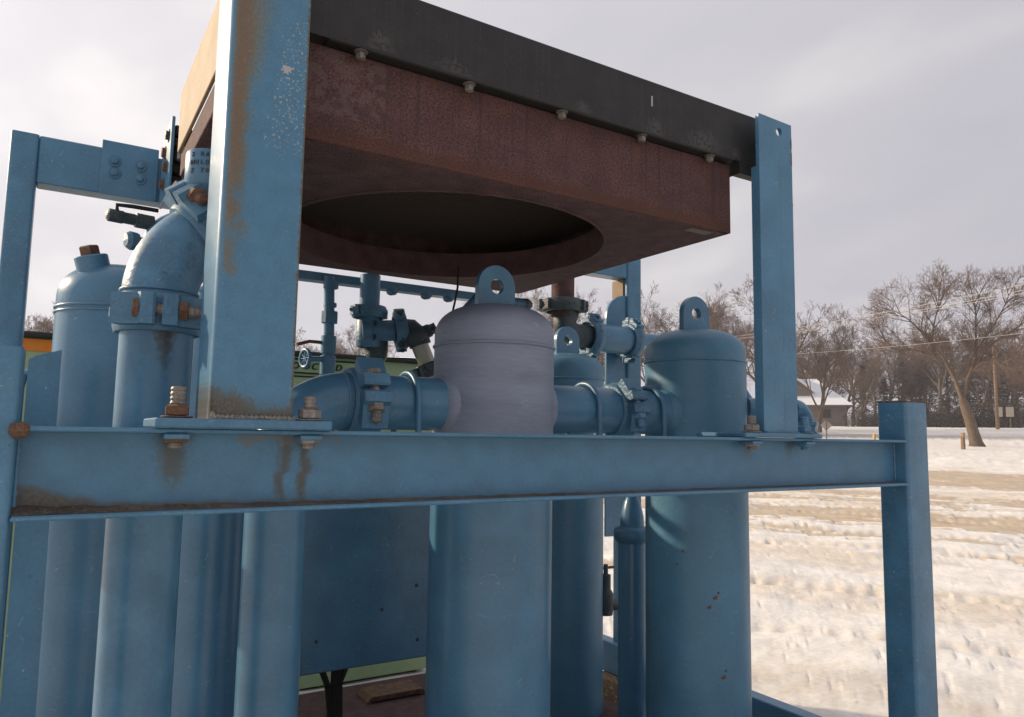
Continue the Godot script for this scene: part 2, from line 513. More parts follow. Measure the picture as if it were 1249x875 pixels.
	M.weld = mat(paint_tex(Color(0.50, 0.49, 0.46), 0.4, 0.5, 0.3, 0.3, 71, Color(0.68, 0.66, 0.62)), 0.6, 5.0, pits, 1.0)
	M.green = mat(paint_tex(Color(0.60, 0.68, 0.52), 0.12, 0.05, 0.04, 0.03, 75), 0.5, 0.6)
	M.orange = mat(paint_tex(Color(0.80, 0.47, 0.09), 0.15, 0.08, 0.04, 0.03, 79), 0.5, 0.8)
	M.deep_green = plain(Color(0.08, 0.12, 0.09), 0.6)
	M.snow = mat(paint_tex(Color(0.97, 0.965, 0.955), 0.12, 0.10, 0.04, 0.12, 83, Color(1, 1, 1), Color(0.90, 0.865, 0.81), 1024, 0.03), 0.9, 0.23, nrm(0.02, 84, 5.0, 5), 0.30)
	M.snow.vertex_color_use_as_albedo = true
	M.clean_snow = plain(Color(0.90, 0.91, 0.93), 0.9)
	M.bark = mat(paint_tex(Color(0.40, 0.34, 0.28), 0.4, 0.5, 0.2, 0.3, 87, Color(0.5, 0.44, 0.38), Color(0.25, 0.2, 0.16)), 0.9, 0.9)
	M.twig = plain(Color(0.385, 0.315, 0.265), 0.9)
	M.twig_pale = plain(Color(0.43, 0.355, 0.30), 0.9)
	M.needles = plain(Color(0.17, 0.20, 0.145), 0.9)
	M.needles_brown = plain(Color(0.25, 0.22, 0.165), 0.9)
	M.siding = mat(paint_tex(Color(0.44, 0.40, 0.37), 0.15, 0.1, 0.1, 0.1, 91), 0.8, 0.4)
	M.window = plain(Color(0.12, 0.12, 0.13), 0.2)
	M.timber = mat(paint_tex(Color(0.50, 0.40, 0.29), 0.4, 0.4, 0.2, 0.3, 95), 0.85, 1.0)
	M.sign_back = plain(Color(0.60, 0.57, 0.53), 0.5, 0.2)
	M.wire = plain(Color(0.72, 0.70, 0.68), 0.5, 0.3)
	M.yellow = plain(Color(0.78, 0.62, 0.24), 0.6)

# ---------------------------------------------------------------- hardware
var hexm: Mesh
var studm: Mesh
var washm: Mesh
func hardware() -> void:   # unit sizes: nut 1 across corners /2, height 1
	var a := MB.new()
	a.lathe(Vector3.ZERO, Vector3.UP, [Vector2(0.5, 0), Vector2(1, 0.12), Vector2(1, 0.86), Vector2(0.84, 1.0), Vector2(0, 1.0)], 6)
	hexm = a.mesh()
	var b := MB.new()
	var pr := []
	for i in 13:
		pr.append(Vector2(0.93, i / 13.0)); pr.append(Vector2(1.04, (i + 0.5) / 13.0))
	pr.append(Vector2(0.9, 1.0)); pr.append(Vector2(0, 1.01))
	b.lathe(Vector3.ZERO, Vector3.UP, pr, 14)
	studm = b.mesh()
	var w := MB.new()
	w.lathe(Vector3.ZERO, Vector3.UP, [Vector2(0.9, 0), Vector2(1, 0.2), Vector2(1, 0.8), Vector2(0.94, 1), Vector2(0, 1)], 20)
	washm = w.mesh()
func sized(x: Transform3D, r: float, h: float) -> Transform3D:
	return Transform3D(x.basis * Basis.from_scale(Vector3(r, h, r)), x.origin)
# a bolt through a plate: shank is the part, nut, washer and lower nut its sub-parts
func bolt(parent: Node3D, at: Vector3, axis: Vector3, r: float, up: float, down: float, grip: float, nm: Material, sm: Material, called := "bolt", lower := true) -> void:
	var x := aim(at, axis)
	x.basis = x.basis.rotated(x.basis.y.normalized(), rng.randf() * 1.0)
	var s := inst(called, studm, sm, parent, sized(x.translated_local(Vector3(0, -grip - down, 0)), r, up + down + grip))
	inst("washer", washm, nm, s, sized(x.translated_local(Vector3(0, 0.0005, 0)), r * 2.15, r * 0.28))
	inst("nut", hexm, nm, s, sized(x.translated_local(Vector3(0, r * 0.28, 0)), r * 1.75, r * 1.65))
	if lower:
		inst("lower_nut", hexm, nm, s, sized(x.translated_local(Vector3(0, -grip - r * 1.4, 0)), r * 1.75, r * 1.4))
func hexhead(parent: Node3D, at: Vector3, axis: Vector3, r: float, m: Material, called := "bolt") -> void:
	var x := aim(at, axis)
	x.basis = x.basis.rotated(x.basis.y.normalized(), rng.randf() * 1.0)
	var s := inst(called, hexm, m, parent, sized(x, r, r * 0.75))
	inst("washer", washm, m, s, sized(x.translated_local(Vector3(0, -0.0005, 0)), r * 1.35, r * 0.2))
# grooved pipe coupling: cast ring in two halves with bolted ears
func coupling(parent: Node3D, at: Vector3, axis: Vector3, split: Vector3, r: float, w: float, m: Material, nm: Material, sm: Material) -> MeshInstance3D:
	var a := axis.normalized()
	var s := (split - a * split.dot(a)).normalized()
	var t := a.cross(s)
	var o := MB.new()
	var ro := r * 1.26
	o.lathe(at, a, [Vector2(r * 0.98, -w), Vector2(ro * 0.90, -w), Vector2(ro * 0.95, -w * 0.8), Vector2(ro * 0.96, -w * 0.55), Vector2(ro, -w * 0.35), Vector2(ro, w * 0.35), Vector2(ro * 0.96, w * 0.55), Vector2(ro * 0.95, w * 0.8), Vector2(ro * 0.90, w), Vector2(r * 0.98, w)], 40, 0.0, 0.012)
	var g := w * 0.32
	var bx := r * 1.30
	for sd in [1.0, -1.0]:
		for hf in [1.0, -1.0]:
			var xf := Transform3D(Basis(s * sd, t * hf, a), at)
			if xf.basis.determinant() < 0: xf.basis.z = -xf.basis.z
			var q := PackedVector2Array([Vector2(r * 0.9, g * 0.5), Vector2(bx + w * 0.55, g * 0.5), Vector2(bx + w * 0.66, g * 0.9), Vector2(bx + w * 0.6, g + w * 0.55), Vector2(bx + w * 0.2, g + w * 0.7), Vector2(r * 1.12, g + w * 1.9), Vector2(r * 0.85, g + w * 1.5)])
			o.prism(q, xf * Vector3(0, 0, -w * 0.80), xf.basis.x, xf.basis.y, xf.basis.z * w * 1.6)
	# cast ribs and raised marks on the rim
	for k in 10:
		var th := 0.35 + (PI - 0.7) * k / 9.0
		for hf in [0.0, PI]:
			if k % 3 == 1: continue
			var d0 := s * cos(th + hf) + t * sin(th + hf)
			var xf2 := Transform3D(Basis(d0, a.cross(d0), a), at + d0 * ro)
			o.box(Vector3(-0.006, -r * 0.10, -w * 0.28), Vector3(0.0022, r * 0.10, w * 0.28), 0.0018, xf2)
	var p := part("coupling", o, m, parent)
	var br := w * 0.30
	for sd in [1.0, -1.0]:
		var c: Vector3 = at + s * sd * (bx + w * 0.12)
		var x := aim(c + t * (g + w * 0.55), t)
		inst("bolt", studm, sm, p, sized(aim(c - t * (g + w * 0.75), t), br, 2.0 * g + w * 2.4))
		inst("nut", hexm, nm, p, sized(x, br * 1.8, br * 1.7))
		inst("bolt_head", hexm, nm, p, sized(aim(c - t * (g + w * 0.55), -t), br * 1.7, br * 1.2))
	return p
func pipe(called: String, parent: Node3D, path: Array, r: float, m: Material, seg := 36) -> MeshInstance3D:
	var o := MB.new()
	o.sweep(path, r, seg)
	return part(called, o, m, parent)
func weld_ring(parent: Node3D, c0: Vector3, axis: Vector3, r: float, th: float, m: Material, called := "weld_bead") -> MeshInstance3D:
	var w := axis.normalized()
	var u := w.cross(Vector3.RIGHT if absf(w.x) < 0.8 else Vector3.UP).normalized()
	var q := w.cross(u)
	var p := []
	var rr := []
	for i in 73:
		var a := TAU * i / 72.0
		p.append(c0 + (u * cos(a) + q * sin(a)) * r)
		rr.append(th * (0.85 + 0.3 * absf(sin(i * 2.1)) ))
	rr[72] = rr[0]
	var o := MB.new()
	o.sweep(p, rr, 7, false)
	return part(called, o, m, parent)
# ---------------------------------------------------------------- vessel
func lug_outline(hw: float, hole: float, hgt: float) -> PackedVector2Array:
	# round topped plate; the round eye is joined to the foot by a hairline so that it stays one outline
	var p := PackedVector2Array()
	p.append(Vector2(-0.0004, 0)); p.append(Vector2(-hw, 0)); p.append(Vector2(-hw, hgt - hw))
	for i in 17:
		var a := PI - PI * i / 16.0
		p.append(Vector2(cos(a) * hw, hgt - hw + sin(a) * hw))
	p.append(Vector2(hw, 0)); p.append(Vector2(0.0004, 0))
	for i in 25:
		var a := -PI / 2 + 0.01 + (TAU - 0.02) * i / 24.0
		p.append(Vector2(cos(a) * hole, hgt - hw + sin(a) * hole))
	return p
func vessel(label: String, x: float, z: float, r: float, seam: float, top: float, m_head: Material, m_low: Material, lug := true, split := -9.0) -> Node3D:
	var t := thing("filter_vessel", label, "pressure vessel", V(x, -EY, z), "pressure vessels on the skid")
	var sh := MB.new()
	var lo := -1.3 if split < -5.0 else split
	if split > -5.0:
		var s2 := MB.new()
		s2.lathe(V(x, 0, z), Vector3.UP, [Vector2(r, -EY + 0.001), Vector2(r, split)], 56)
		part("lower_shell", s2, m_low, t)
	sh.lathe(V(x, 0, z), Vector3.UP, [Vector2(r, lo + 0.001), Vector2(r, (lo + seam) * 0.5), Vector2(r, seam - 0.004)], 56)
	part("shell", sh, m_head, t)
	var hd := MB.new()
	var pr := [Vector2(r * 0.995, seam - 0.002), Vector2(r, seam + 0.004), Vector2(r, seam + 0.035)]
	var hh := top - seam - 0.035
	for i in range(1, 13):
		var a := PI / 2 * i / 12.0
		pr.append(Vector2(r * pow(maxf(cos(a), 0.0), 0.72), seam + 0.035 + hh * pow(sin(a), 0.95)))
	hd.lathe(V(x, 0, z), Vector3.UP, pr, 56)
	part("head", hd, m_head, t)
	weld_ring(t, V(x, seam, z), Vector3.UP, r + 0.0005, 0.0048, m_head)
	if lug:
		var l := MB.new()
		l.prism(lug_outline(0.064, 0.023, 0.145), V(x, top - 0.022, z - 0.011), Vector3.RIGHT, Vector3.UP, Vector3(0, 0, 0.022))
		var lp := part("lifting_lug", l, M.blue, t)
		var lw := MB.new()
		var wp := []
		var wr := []
		for i in 25:
			wp.append(V(x - 0.066 + 0.132 * i / 24.0, top - 0.001 - 0.012 * pow(absf(i - 12.0) / 12.0, 2.0), z + 0.013))
			wr.append(0.0055 + 0.0022 * sin(i * 2.2))
		lw.sweep(wp, wr, 7)
		part("weld_bead", lw, M.cast_blue, lp)
	return t

# ---------------------------------------------------------------- bare trees
var tr_trunk: MB
var tr_twig: MB
func limb(p: Vector3, d: Vector3, len0: float, r0: float, r1: float, depth: int, deep: int, opts: Dictionary) -> void:
	var seg := 5 if depth <= 1 else (3 if depth <= 3 else 2)
	var pts := [p]
	var rad := [r0]
	var cur := p
	var dir := d
	for i in seg:
		var wob: float = opts.wob
		dir = (dir + Vector3(rng.randf_range(-1, 1), rng.randf_range(-0.7, 0.9), rng.randf_range(-1, 1)) * wob + Vector3.UP * float(opts.up)).normalized()
		cur += dir * len0 / seg
		pts.append(cur)
		rad.append(lerpf(r0, r1, float(i + 1) / seg))
	if depth <= 2:
		tr_trunk.sweep(pts, rad, 8 if depth == 0 else 5, false)
	else:
		tr_twig.sweep(pts, rad, 3, false)
	if depth >= deep: return
	var kids: int = opts.kids[mini(depth, opts.kids.size() - 1)]
	for k in kids:
		var f := lerpf(float(opts.low) if depth == 0 else 0.25, 1.0, (k + rng.randf()) / kids)
		var ii := mini(int(f * seg), seg - 1)
		var q: Vector3 = pts[ii].lerp(pts[ii + 1], f * seg - ii)
		var ld: Vector3 = (pts[ii + 1] - pts[ii]).normalized()
		var side := ld.cross(Vector3(rng.randf_range(-1, 1), rng.randf_range(-1, 1), rng.randf_range(-1, 1))).normalized()
		var ang := deg_to_rad(rng.randf_range(24, 58))
		var nd := (ld * cos(ang) + side * sin(ang)).normalized()
		var sc: float = float(opts.ratio) * rng.randf_range(0.7, 1.15) * (1.15 - 0.4 * f)
		var rr := lerpf(r0, r1, f) * rng.randf_range(0.5, 0.72)
		limb(q, nd, len0 * sc, maxf(rr, opts.thin), maxf(rr * 0.35, opts.thin), depth + 1, deep, opts)
func bare_tree(sd: int, h: float, opts: Dictionary) -> Array:
	rng.seed = sd
	tr_trunk = MB.new()
	tr_twig = MB.new()
	limb(Vector3(0, -0.3, 0), Vector3(rng.randf_range(-0.1, 0.1), 1, rng.randf_range(-0.1, 0.1)).normalized(), h * 0.62, h * 0.021, h * 0.007, 0, 5, opts)
	return [tr_trunk.mesh(), tr_twig.mesh()]
func conifer(sd: int, h: float, w: float) -> Array:
	rng.seed = sd
	var tk := MB.new()
	tk.sweep([Vector3(0, -0.3, 0), Vector3(0, h * 0.5, 0), Vector3(0, h, 0)], [0.2, 0.12, 0.02], 7, false)
	var nd := MB.new()
	for i in 230:
		var f := pow(rng.randf(), 0.8)
		var y := h * (0.06 + 0.93 * f)
		var L := w * (1.0 - f) * rng.randf_range(0.6, 1.08) + 0.15
		var a := rng.randf() * TAU
		var d := Vector3(cos(a), -0.18 - 0.25 * rng.randf() + 0.5 * f, sin(a)).normalized()
		var s := d.cross(Vector3.UP).normalized()
		var b := Vector3(0, y, 0)
		for j in 9:
			var g := (j + rng.randf()) / 9.0
			var q := b + d * L * g
			for sg in [-1.0, 1.0]:
				var tip: Vector3 = q + s * sg * (0.18 + 0.3 * (1.0 - g)) * rng.randf_range(0.6, 1.2) + d * 0.22 + Vector3(0, rng.randf_range(-0.16, 0.05), 0)
				var nn := Vector3(rng.randf_range(-0.5, 0.5), 1, rng.randf_range(-0.5, 0.5)).normalized()
				nd.tri(q - d * 0.1, q + d * 0.12, tip, nn, nn, nn)
	return [tk.mesh(), nd.mesh()]
func shrub(sd: int, h: float, w: float, n: int) -> Array:
	rng.seed = sd
	var tk := MB.new()
	var nd := MB.new()
	for i in 14:
		var a := rng.randf() * TAU
		var tip := Vector3(cos(a) * w * rng.randf_range(0.2, 0.8), h * rng.randf_range(0.6, 1.0), sin(a) * w * rng.randf_range(0.2, 0.8))
		tk.sweep([Vector3(cos(a) * 0.1, -0.2, sin(a) * 0.1), tip * 0.5 + Vector3(0, 0.1, 0), tip], [0.04, 0.025, 0.01], 4, false)
	for i in n:
		var d := Vector3(rng.randf_range(-1, 1), rng.randf_range(0, 1), rng.randf_range(-1, 1))
		if Vector2(d.x, d.z).length() > 1.0 or d.y > 1.05 - 0.75 * Vector2(d.x, d.z).length_squared() + rng.randf_range(-0.2, 0.1): continue
		var q := Vector3(d.x * w, d.y * h, d.z * w)
		var u := Vector3(rng.randf_range(-1, 1), rng.randf_range(-1, 1), rng.randf_range(-1, 1)).normalized()
		var s := u.cross(Vector3.UP).normalized()
		nd.tri(q, q + u * 0.22, q + u * 0.1 + s * 0.12, Vector3.UP, Vector3.UP, Vector3.UP)
	return [tk.mesh(), nd.mesh()]

# height of the land, counted from lens height, by distance from the yard
const LAND := [[0.0, -1.3], [22.0, -1.3], [32.0, -1.12], [36.0, -0.93], [40.0, -0.90], [55.0, -0.33], [62.0, 0.02], [80.0, 0.75], [100.0, 1.55], [130.0, 1.75], [300.0, 2.5], [900.0, 4.0]]
func land(r: float) -> float:
	for i in LAND.size() - 1:
		if r < LAND[i + 1][0]:
			return lerpf(LAND[i][1], LAND[i + 1][1], smooth01(LAND[i][0], LAND[i + 1][0], r))
	return 4.0
func at_az(az: float, dist: float) -> Vector3:   # a place by compass bearing (0 = -z, 90 = +x) and distance
	var a := deg_to_rad(az)
	return V(sin(a) * dist, land(dist), -cos(a) * dist)

func _ready() -> void:
	rng.seed = 7
	# ---- camera
	var cam := Camera3D.new()
	cam.name = "camera"
	cam.fov = 51.85
	cam.near = 0.05
	cam.far = 2500.0
	cam.position = Vector3(0, EY, 0)
	cam.rotation_degrees = Vector3(5.85, -31.8, 0.925)
	add_child(cam)
	cam.current = true
	# ---- sky and sun
	var env := Environment.new()
	env.background_mode = Environment.BG_SKY
	env.tonemap_mode = Environment.TONE_MAPPER_LINEAR
	env.tonemap_exposure = 1.0
	env.sdfgi_enabled = true
	env.ssao_enabled = true
	env.ssil_enabled = true
	var sky := Sky.new()
	var pano := PanoramaSkyMaterial.new()
	pano.panorama = sky_panorama()
	sky.sky_material = pano
	env.sky = sky
	env.background_energy_multiplier = 1.0
	env.fog_enabled = true
	env.fog_density = 0.0012
	env.fog_light_color = Color(0.80, 0.79, 0.82)
	var we := WorldEnvironment.new()
	we.name = "environment"
	we.environment = env
	add_child(we)
	var sun := DirectionalLight3D.new()
	sun.name = "sun"
	sun.light_color = Color(1.0, 0.905, 0.775)
	sun.light_energy = 1.52
	sun.light_angular_distance = 0.9
	sun.shadow_enabled = true
	var saz := deg_to_rad(322.0)
	var sel := deg_to_rad(21.5)
	var to_sun := Vector3(sin(saz) * cos(sel), sin(sel), -cos(saz) * cos(sel))
	add_child(sun)
	sun.look_at_from_position(to_sun * 50.0, Vector3.ZERO, Vector3.UP)
	# ---- build
	make_materials()
	hardware()
	ground()
	skid_frame()
	columns()
	portal()
	cooler()
	vessels()
	pipework()
	green_unit()
	backdrop()

func sky_panorama() -> ImageTexture:
	var w := 1024
	var h := 512
	var f := FastNoiseLite.new()
	f.seed = 3
	f.frequency = 1.0
	f.fractal_octaves = 5
	var im := Image.create(w, h, false, Image.FORMAT_RGBF)
	var saz := deg_to_rad(322.0)
	var sel := deg_to_rad(21.5)
	var ts := Vector3(sin(saz) * cos(sel), sin(sel), -cos(saz) * cos(sel))
	for j in h:
		var el := PI * (0.5 - (j + 0.5) / h)
		for i in w:
			var az := TAU * (i + 0.5) / w
			var d := Vector3(sin(az) * cos(el), sin(el), -cos(az) * cos(el))
			var y := maxf(d.y, 0.0)
			# a thin deck of cloud: noise on a plane overhead, stretched by the low angle
			var k := 1.0 / (y + 0.16)
			var n := f.get_noise_3d(d.x * k * 0.9 + 5.0, d.z * k * 0.55, 1.7) * 0.5 + f.get_noise_3d(d.x * k * 2.4, d.z * k * 1.6 + 9.0, 4.0) * 0.22
			var c := Color(0.538, 0.528, 0.582)
			c = c.lerp(Color(0.47, 0.475, 0.54), smooth01(0.05, -0.35, n) * 0.7)
			c = c.lerp(Color(0.70, 0.685, 0.70), smooth01(0.0, 0.35, n) * 0.75)
			c = c.lerp(Color(0.60, 0.605, 0.67), smooth01(0.22, 0.0, y) * 0.5)
			var g := maxf(d.dot(ts), 0.0)
			var wd := (d.dot(ts) + 1.0) * 0.5
			var glow := 0.72 * pow(wd, 3.0) + 0.7 * pow(g, 12.0)
			c = Color(c.r * (1.0 + glow * 1.05), c.g * (1.0 + glow), c.b * (1.0 + glow * 0.85))
			if d.y < 0.0: c = Color(0.55, 0.54, 0.56)
			im.set_pixel(i, j, c)
	return ImageTexture.create_from_image(im)

# ---------------------------------------------------------------- the yard
func ground() -> void:
	var f := FastNoiseLite.new()
	f.seed = 21
	f.frequency = 1.0
	f.fractal_octaves = 4
	var g := FastNoiseLite.new()
	g.seed = 22
	g.frequency = 1.0
	g.fractal_octaves = 3
	var azs := []
	for i in 430: azs.append(deg_to_rad(24.0 + 54.0 * i / 430.0))
	for i in 110: azs.append(deg_to_rad(78.0 + 306.0 * i / 110.0))
	var na := azs.size()
	var rr := [0.05]
	while rr[-1] < 1500.0:
		rr.append(rr[-1] * (1.011 if rr[-1] < 45.0 else 1.035) + 0.04)
	var pos := PackedVector3Array()
	var col := PackedColorArray()
	var idx := PackedInt32Array()
	for i in rr.size():
		var r: float = rr[i]
		for k in na:
			var a: float = azs[k]
			var x := sin(a) * r
			var z := -cos(a) * r
			var y := land(r)
			var c := Color(0.80, 0.79, 0.775)
			var fade := 1.0 - smooth01(40.0, 90.0, r)
			var along := x * 0.50 + z * 0.866
			var across := x * 0.866 - z * 0.50
			# trodden and driven snow
			var lump := f.get_noise_3d(x * 0.5, 0.0, z * 0.5) * 0.05 + f.get_noise_3d(along * 1.4, 5.0, across * 2.6) * 0.007 + g.get_noise_3d(x * 7.0, 2.0, z * 7.0) * 0.0025
			y += lump * fade
			# crusts with sharp edges, and scuffs left by boots
			var cr := f.get_noise_3d(along * 2.2, 14.0, across * 3.4)
			y += (smooth01(0.06, 0.12, cr) * 0.003 - smooth01(0.40, 0.47, g.get_noise_3d(x * 4.5, 30.0, z * 4.5)) * 0.008) * fade
			# wheel ruts
			var rut := 0.0
			for q in [[5.6, 0.35, 0.21, 0.0], [7.3, 0.35, 0.21, 0.0], [9.4, 0.8, 0.13, 1.3], [11.1, 0.8, 0.13, 1.3], [14.2, 0.5, 0.16, 2.0], [15.9, 0.5, 0.16, 2.0], [18.6, 0.9, 0.10, 4.0], [20.3, 0.9, 0.10, 4.0]]:
				var e: float = absf(across - q[0] - q[1] * sin(along * q[2] + q[3]) - 0.06 * along)
				if e < 0.5: rut = maxf(rut, 1.0 - smooth01(0.12, 0.17, e) if e < 0.17 else -0.6 * (1.0 - smooth01(0.17, 0.36, e)) if rut <= 0.0 else rut)
			if r < 34.0: y -= rut * 0.035 * (0.7 + 0.6 * sin(along * 38.0) * float(rut > 0.0) * 0.3)
			# worn bands of sand and gravel where wheels have gone; they run along the road side
			var d1 := g.get_noise_3d(along * 0.10, 7.0, across * 0.42 + 3.0) + 0.5 * f.get_noise_3d(along * 0.5, 1.0, across * 2.2)
			var thr := 0.50 - 0.18 * smooth01(5.0, 8.0, r) - 0.58 * smooth01(10.5, 13.5, across) * (1.0 - smooth01(17.5, 22.0, across)) - 0.75 * smooth01(23.0, 26.0, r) * (1.0 - smooth01(31.0, 34.0, r))
			var dirt := smooth01(thr - 0.02, thr + 0.14, d1 + 0.25 * g.get_noise_3d(along * 2.0, 3.0, across * 6.0))
			var fine := f.get_noise_3d(x * 6.0, 11.0, z * 6.0)
			c = Color(0.80, 0.79, 0.775)
			c = c.lerp(Color(0.68, 0.605, 0.515), 0.75 * smooth01(-0.15, 0.35, f.get_noise_3d(along * 0.15, 20.0, across * 0.42) + fine * 0.35) * (1.0 - smooth01(30.0, 36.0, r)))
			if r < 34.0: c = c.lerp(Color(0.47, 0.37, 0.255) * (1.0 + fine * 0.45), dirt * clampf(0.78 + fine * 0.5, 0.0, 1.0))
			if rut > 0.0 and r < 34.0: c = c.lerp(Color(0.66, 0.57, 0.46), 0.45 * rut * clampf(0.6 + fine, 0.0, 1.0))
			if dirt > 0.3: y -= 0.02
			# the ploughed bank and the far road
			y += 0.22 * smooth01(34.0, 35.6, r) * (1.0 - smooth01(37.0, 40.0, r)) * (0.7 + f.get_noise_3d(x * 0.4, 3.0, z * 0.4))
			if r > 66.0 and r < 74.0: c = c.lerp(Color(0.37, 0.34, 0.32), 0.75 * smooth01(66.0, 67.0, r + fine) * (1.0 - smooth01(72.0, 74.0, r)))
			pos.append(V(x, y, z))
			col.append(c)
	for i in rr.size() - 1:
		for k in na:
			var k1 := (k + 1) % na
			var p := i * na + k
			var q := i * na + k1
			idx.append_array([p, p + na, q, q, p + na, q + na])
	var nor := PackedVector3Array()
	nor.resize(pos.size())
	for t in range(0, idx.size(), 3):
		var n := (pos[idx[t + 2]] - pos[idx[t]]).cross(pos[idx[t + 1]] - pos[idx[t]])
		if n.y < 0: n = -n
		for e in 3: nor[idx[t + e]] += n
	for i in nor.size(): nor[i] = nor[i].normalized()
	var a2 := []
	a2.resize(Mesh.ARRAY_MAX)
	a2[Mesh.ARRAY_VERTEX] = pos
	a2[Mesh.ARRAY_NORMAL] = nor
	a2[Mesh.ARRAY_COLOR] = col
	a2[Mesh.ARRAY_INDEX] = idx
	var am := ArrayMesh.new()
	am.add_surface_from_arrays(Mesh.PRIMITIVE_TRIANGLES, a2)
	var o := inst(numbered("ground"), am, M.snow, self)
	o.set_meta("kind", "structure")

# ---------------------------------------------------------------- skid frame
func post(parent: Node3D, x0: float, x1: float, z0: float, z1: float, y0: float, y1: float, called := "corner_post") -> MeshInstance3D:
	var o := MB.new()
	o.prism(rrect(x0, -z0, x1, -z1, 0.011), V(0, y0, 0), Vector3.RIGHT, Vector3(0, 0, -1), Vector3(0, y1 - y0, 0))
	return part(called, o, M.blue_worn, parent)
func skid_frame() -> void:
	var t := thing("skid_frame", "blue painted welded steel skid frame of channels and square posts", "steel frame", V(1.2, -1.187, -1.48))
	# front beam: a channel open to the front
	var w := MB.new()
	w.box(V(-0.045, -0.143, -1.478), V(2.45, -0.009, -1.468), 0.001)
	w.planar(V(-0.045, -0.143, -1.468), Vector3(2.495, 0, 0), Vector3(0, 0.134, 0))
	var b := part("front_beam", w, M.web, t, "horizontal channel beam with rust runs under its bolts")
	var fl := MB.new()
	fl.box(V(-0.045, -0.009, -1.478), V(2.45, 0.0, -1.42), 0.0025)
	part("top_flange", fl, M.blue_worn, b)
	var bf := MB.new()
	bf.box(V(-0.045, -0.152, -1.478), V(2.45, -0.143, -1.42), 0.0025)
	part("bottom_flange", bf, M.blue_worn, b)
	# dirt lying in the channel: a thin uneven crust
	var dm := MB.new()
	for i in 120:
		var x0 := -0.045 + 2.49 * i / 120.0
		var x1 := -0.045 + 2.49 * (i + 1) / 120.0
		var wd := 0.020 * (1.0 - 0.6 * i / 120.0)
		var h0 := 0.0015 + 0.009 * exp(-i * 0.10) + 0.004 * (1.0 - i / 120.0) * (0.6 + 0.4 * sin(i * 1.7))
		var h1 := 0.0015 + 0.009 * exp(-(i + 1) * 0.10) + 0.004 * (1.0 - (i + 1) / 120.0) * (0.6 + 0.4 * sin((i + 1) * 1.7))
		var nn := Vector3(0, 0.9, 0.43)
		dm.quad(V(x0, -0.143 + h0, -1.468), V(x1, -0.143 + h1, -1.468), V(x1, -0.1426, -1.468 + wd + 0.02), V(x0, -0.1426, -1.468 + wd + 0.02), nn)
	part("dirt_crust", dm, M.dirt, b, "brown dirt lying along the bottom flange")
	post(t, -0.17, -0.045, -1.42, -1.545, -1.187, 0.128)
	var rp := post(t, 2.45, 2.58, -1.42, -1.525, -1.187, 0.128)
	var cap := MB.new()
	cap.box(V(2.449, 0.1285, -1.526), V(2.581, 0.1335, -1.419), 0.001)
	part("cap_plate", cap, M.rusty_bolt, rp)
	# chipped lit lip on the near left post
	var sb := MB.new()
	sb.box(V(-0.16, -0.152, -2.89), V(-0.152, 0.0, -1.546), 0.001)
	var sbp := part("side_beam", sb, M.blue, t)
	var sf := MB.new()
	sf.box(V(-0.152, -0.009, -2.89), V(-0.10, 0.0, -1.546), 0.002)
	part("top_flange", sf, M.blue, sbp)
	var sg := MB.new()
	sg.box(V(-0.152, -0.152, -2.89), V(-0.10, -0.143, -1.546), 0.002)
	part("bottom_flange", sg, M.blue, sbp)
	# base rails
	for q in [[2.462, 2.53, -3.42, -1.526], [-0.15, -0.09, -3.42, -1.546]]:
		var r0 := MB.new()
		r0.box(V(q[0], -1.187, q[2]), V(q[1], -1.035, q[3]), 0.004)
		part("base_rail", r0, M.blue_worn, t)
	var r1 := MB.new()
	r1.box(V(-0.045, -1.187, -1.50), V(2.45, -1.035, -1.43), 0.004)
	part("base_rail", r1, M.blue_worn, t)
	var dk := MB.new()
	dk.box(V(-0.089, -1.186, -3.42), V(2.2, -1.178, -1.501), 0.001)  # plate added to cut light bounced up from the snow
	part("added_deck_plate", dk, M.rust, t, "rusty plate added under the vessels to cut snow bounce")
	# weld beads where the beam meets its posts
	for xx in [-0.043, 2.448]:
		var p := []
		var rr := []
		for i in 24:
			p.append(V(xx, -0.15 + 0.15 * i / 23.0, -1.466))
			rr.append(0.004 + 0.0015 * sin(i * 2.3))
		var wb := MB.new()
		wb.sweep(p, rr, 6)
		part("weld_bead", wb, M.blue_worn, t)
	var cl := MB.new()
	cl.lathe(V(-0.04, -0.005, -1.42), Vector3(0.5, 0.6, 0.6), [Vector2(0.012, -0.012), Vector2(0.016, 0), Vector2(0.010, 0.008), Vector2(0, 0.012)], 9, 0.0, 0.2)
	part("rusty_weld_lump", cl, M.rusty_bolt, t)
	for q in [[-0.11, -1.48], [2.5, -1.48], [-0.11, -2.95], [2.5, -2.95]]:
		var bk := MB.new()
		bk.box(V(q[0] - 0.1, -1.33, q[1] - 0.1), V(q[0] + 0.1, -1.188, q[1] + 0.1), 0.006)
		var n := inst(numbered("timber_block"), bk.mesh(), M.timber, self)
		tag(n, "short timber block under a corner of the blue skid", "timber block", "timber blocks under the skid")

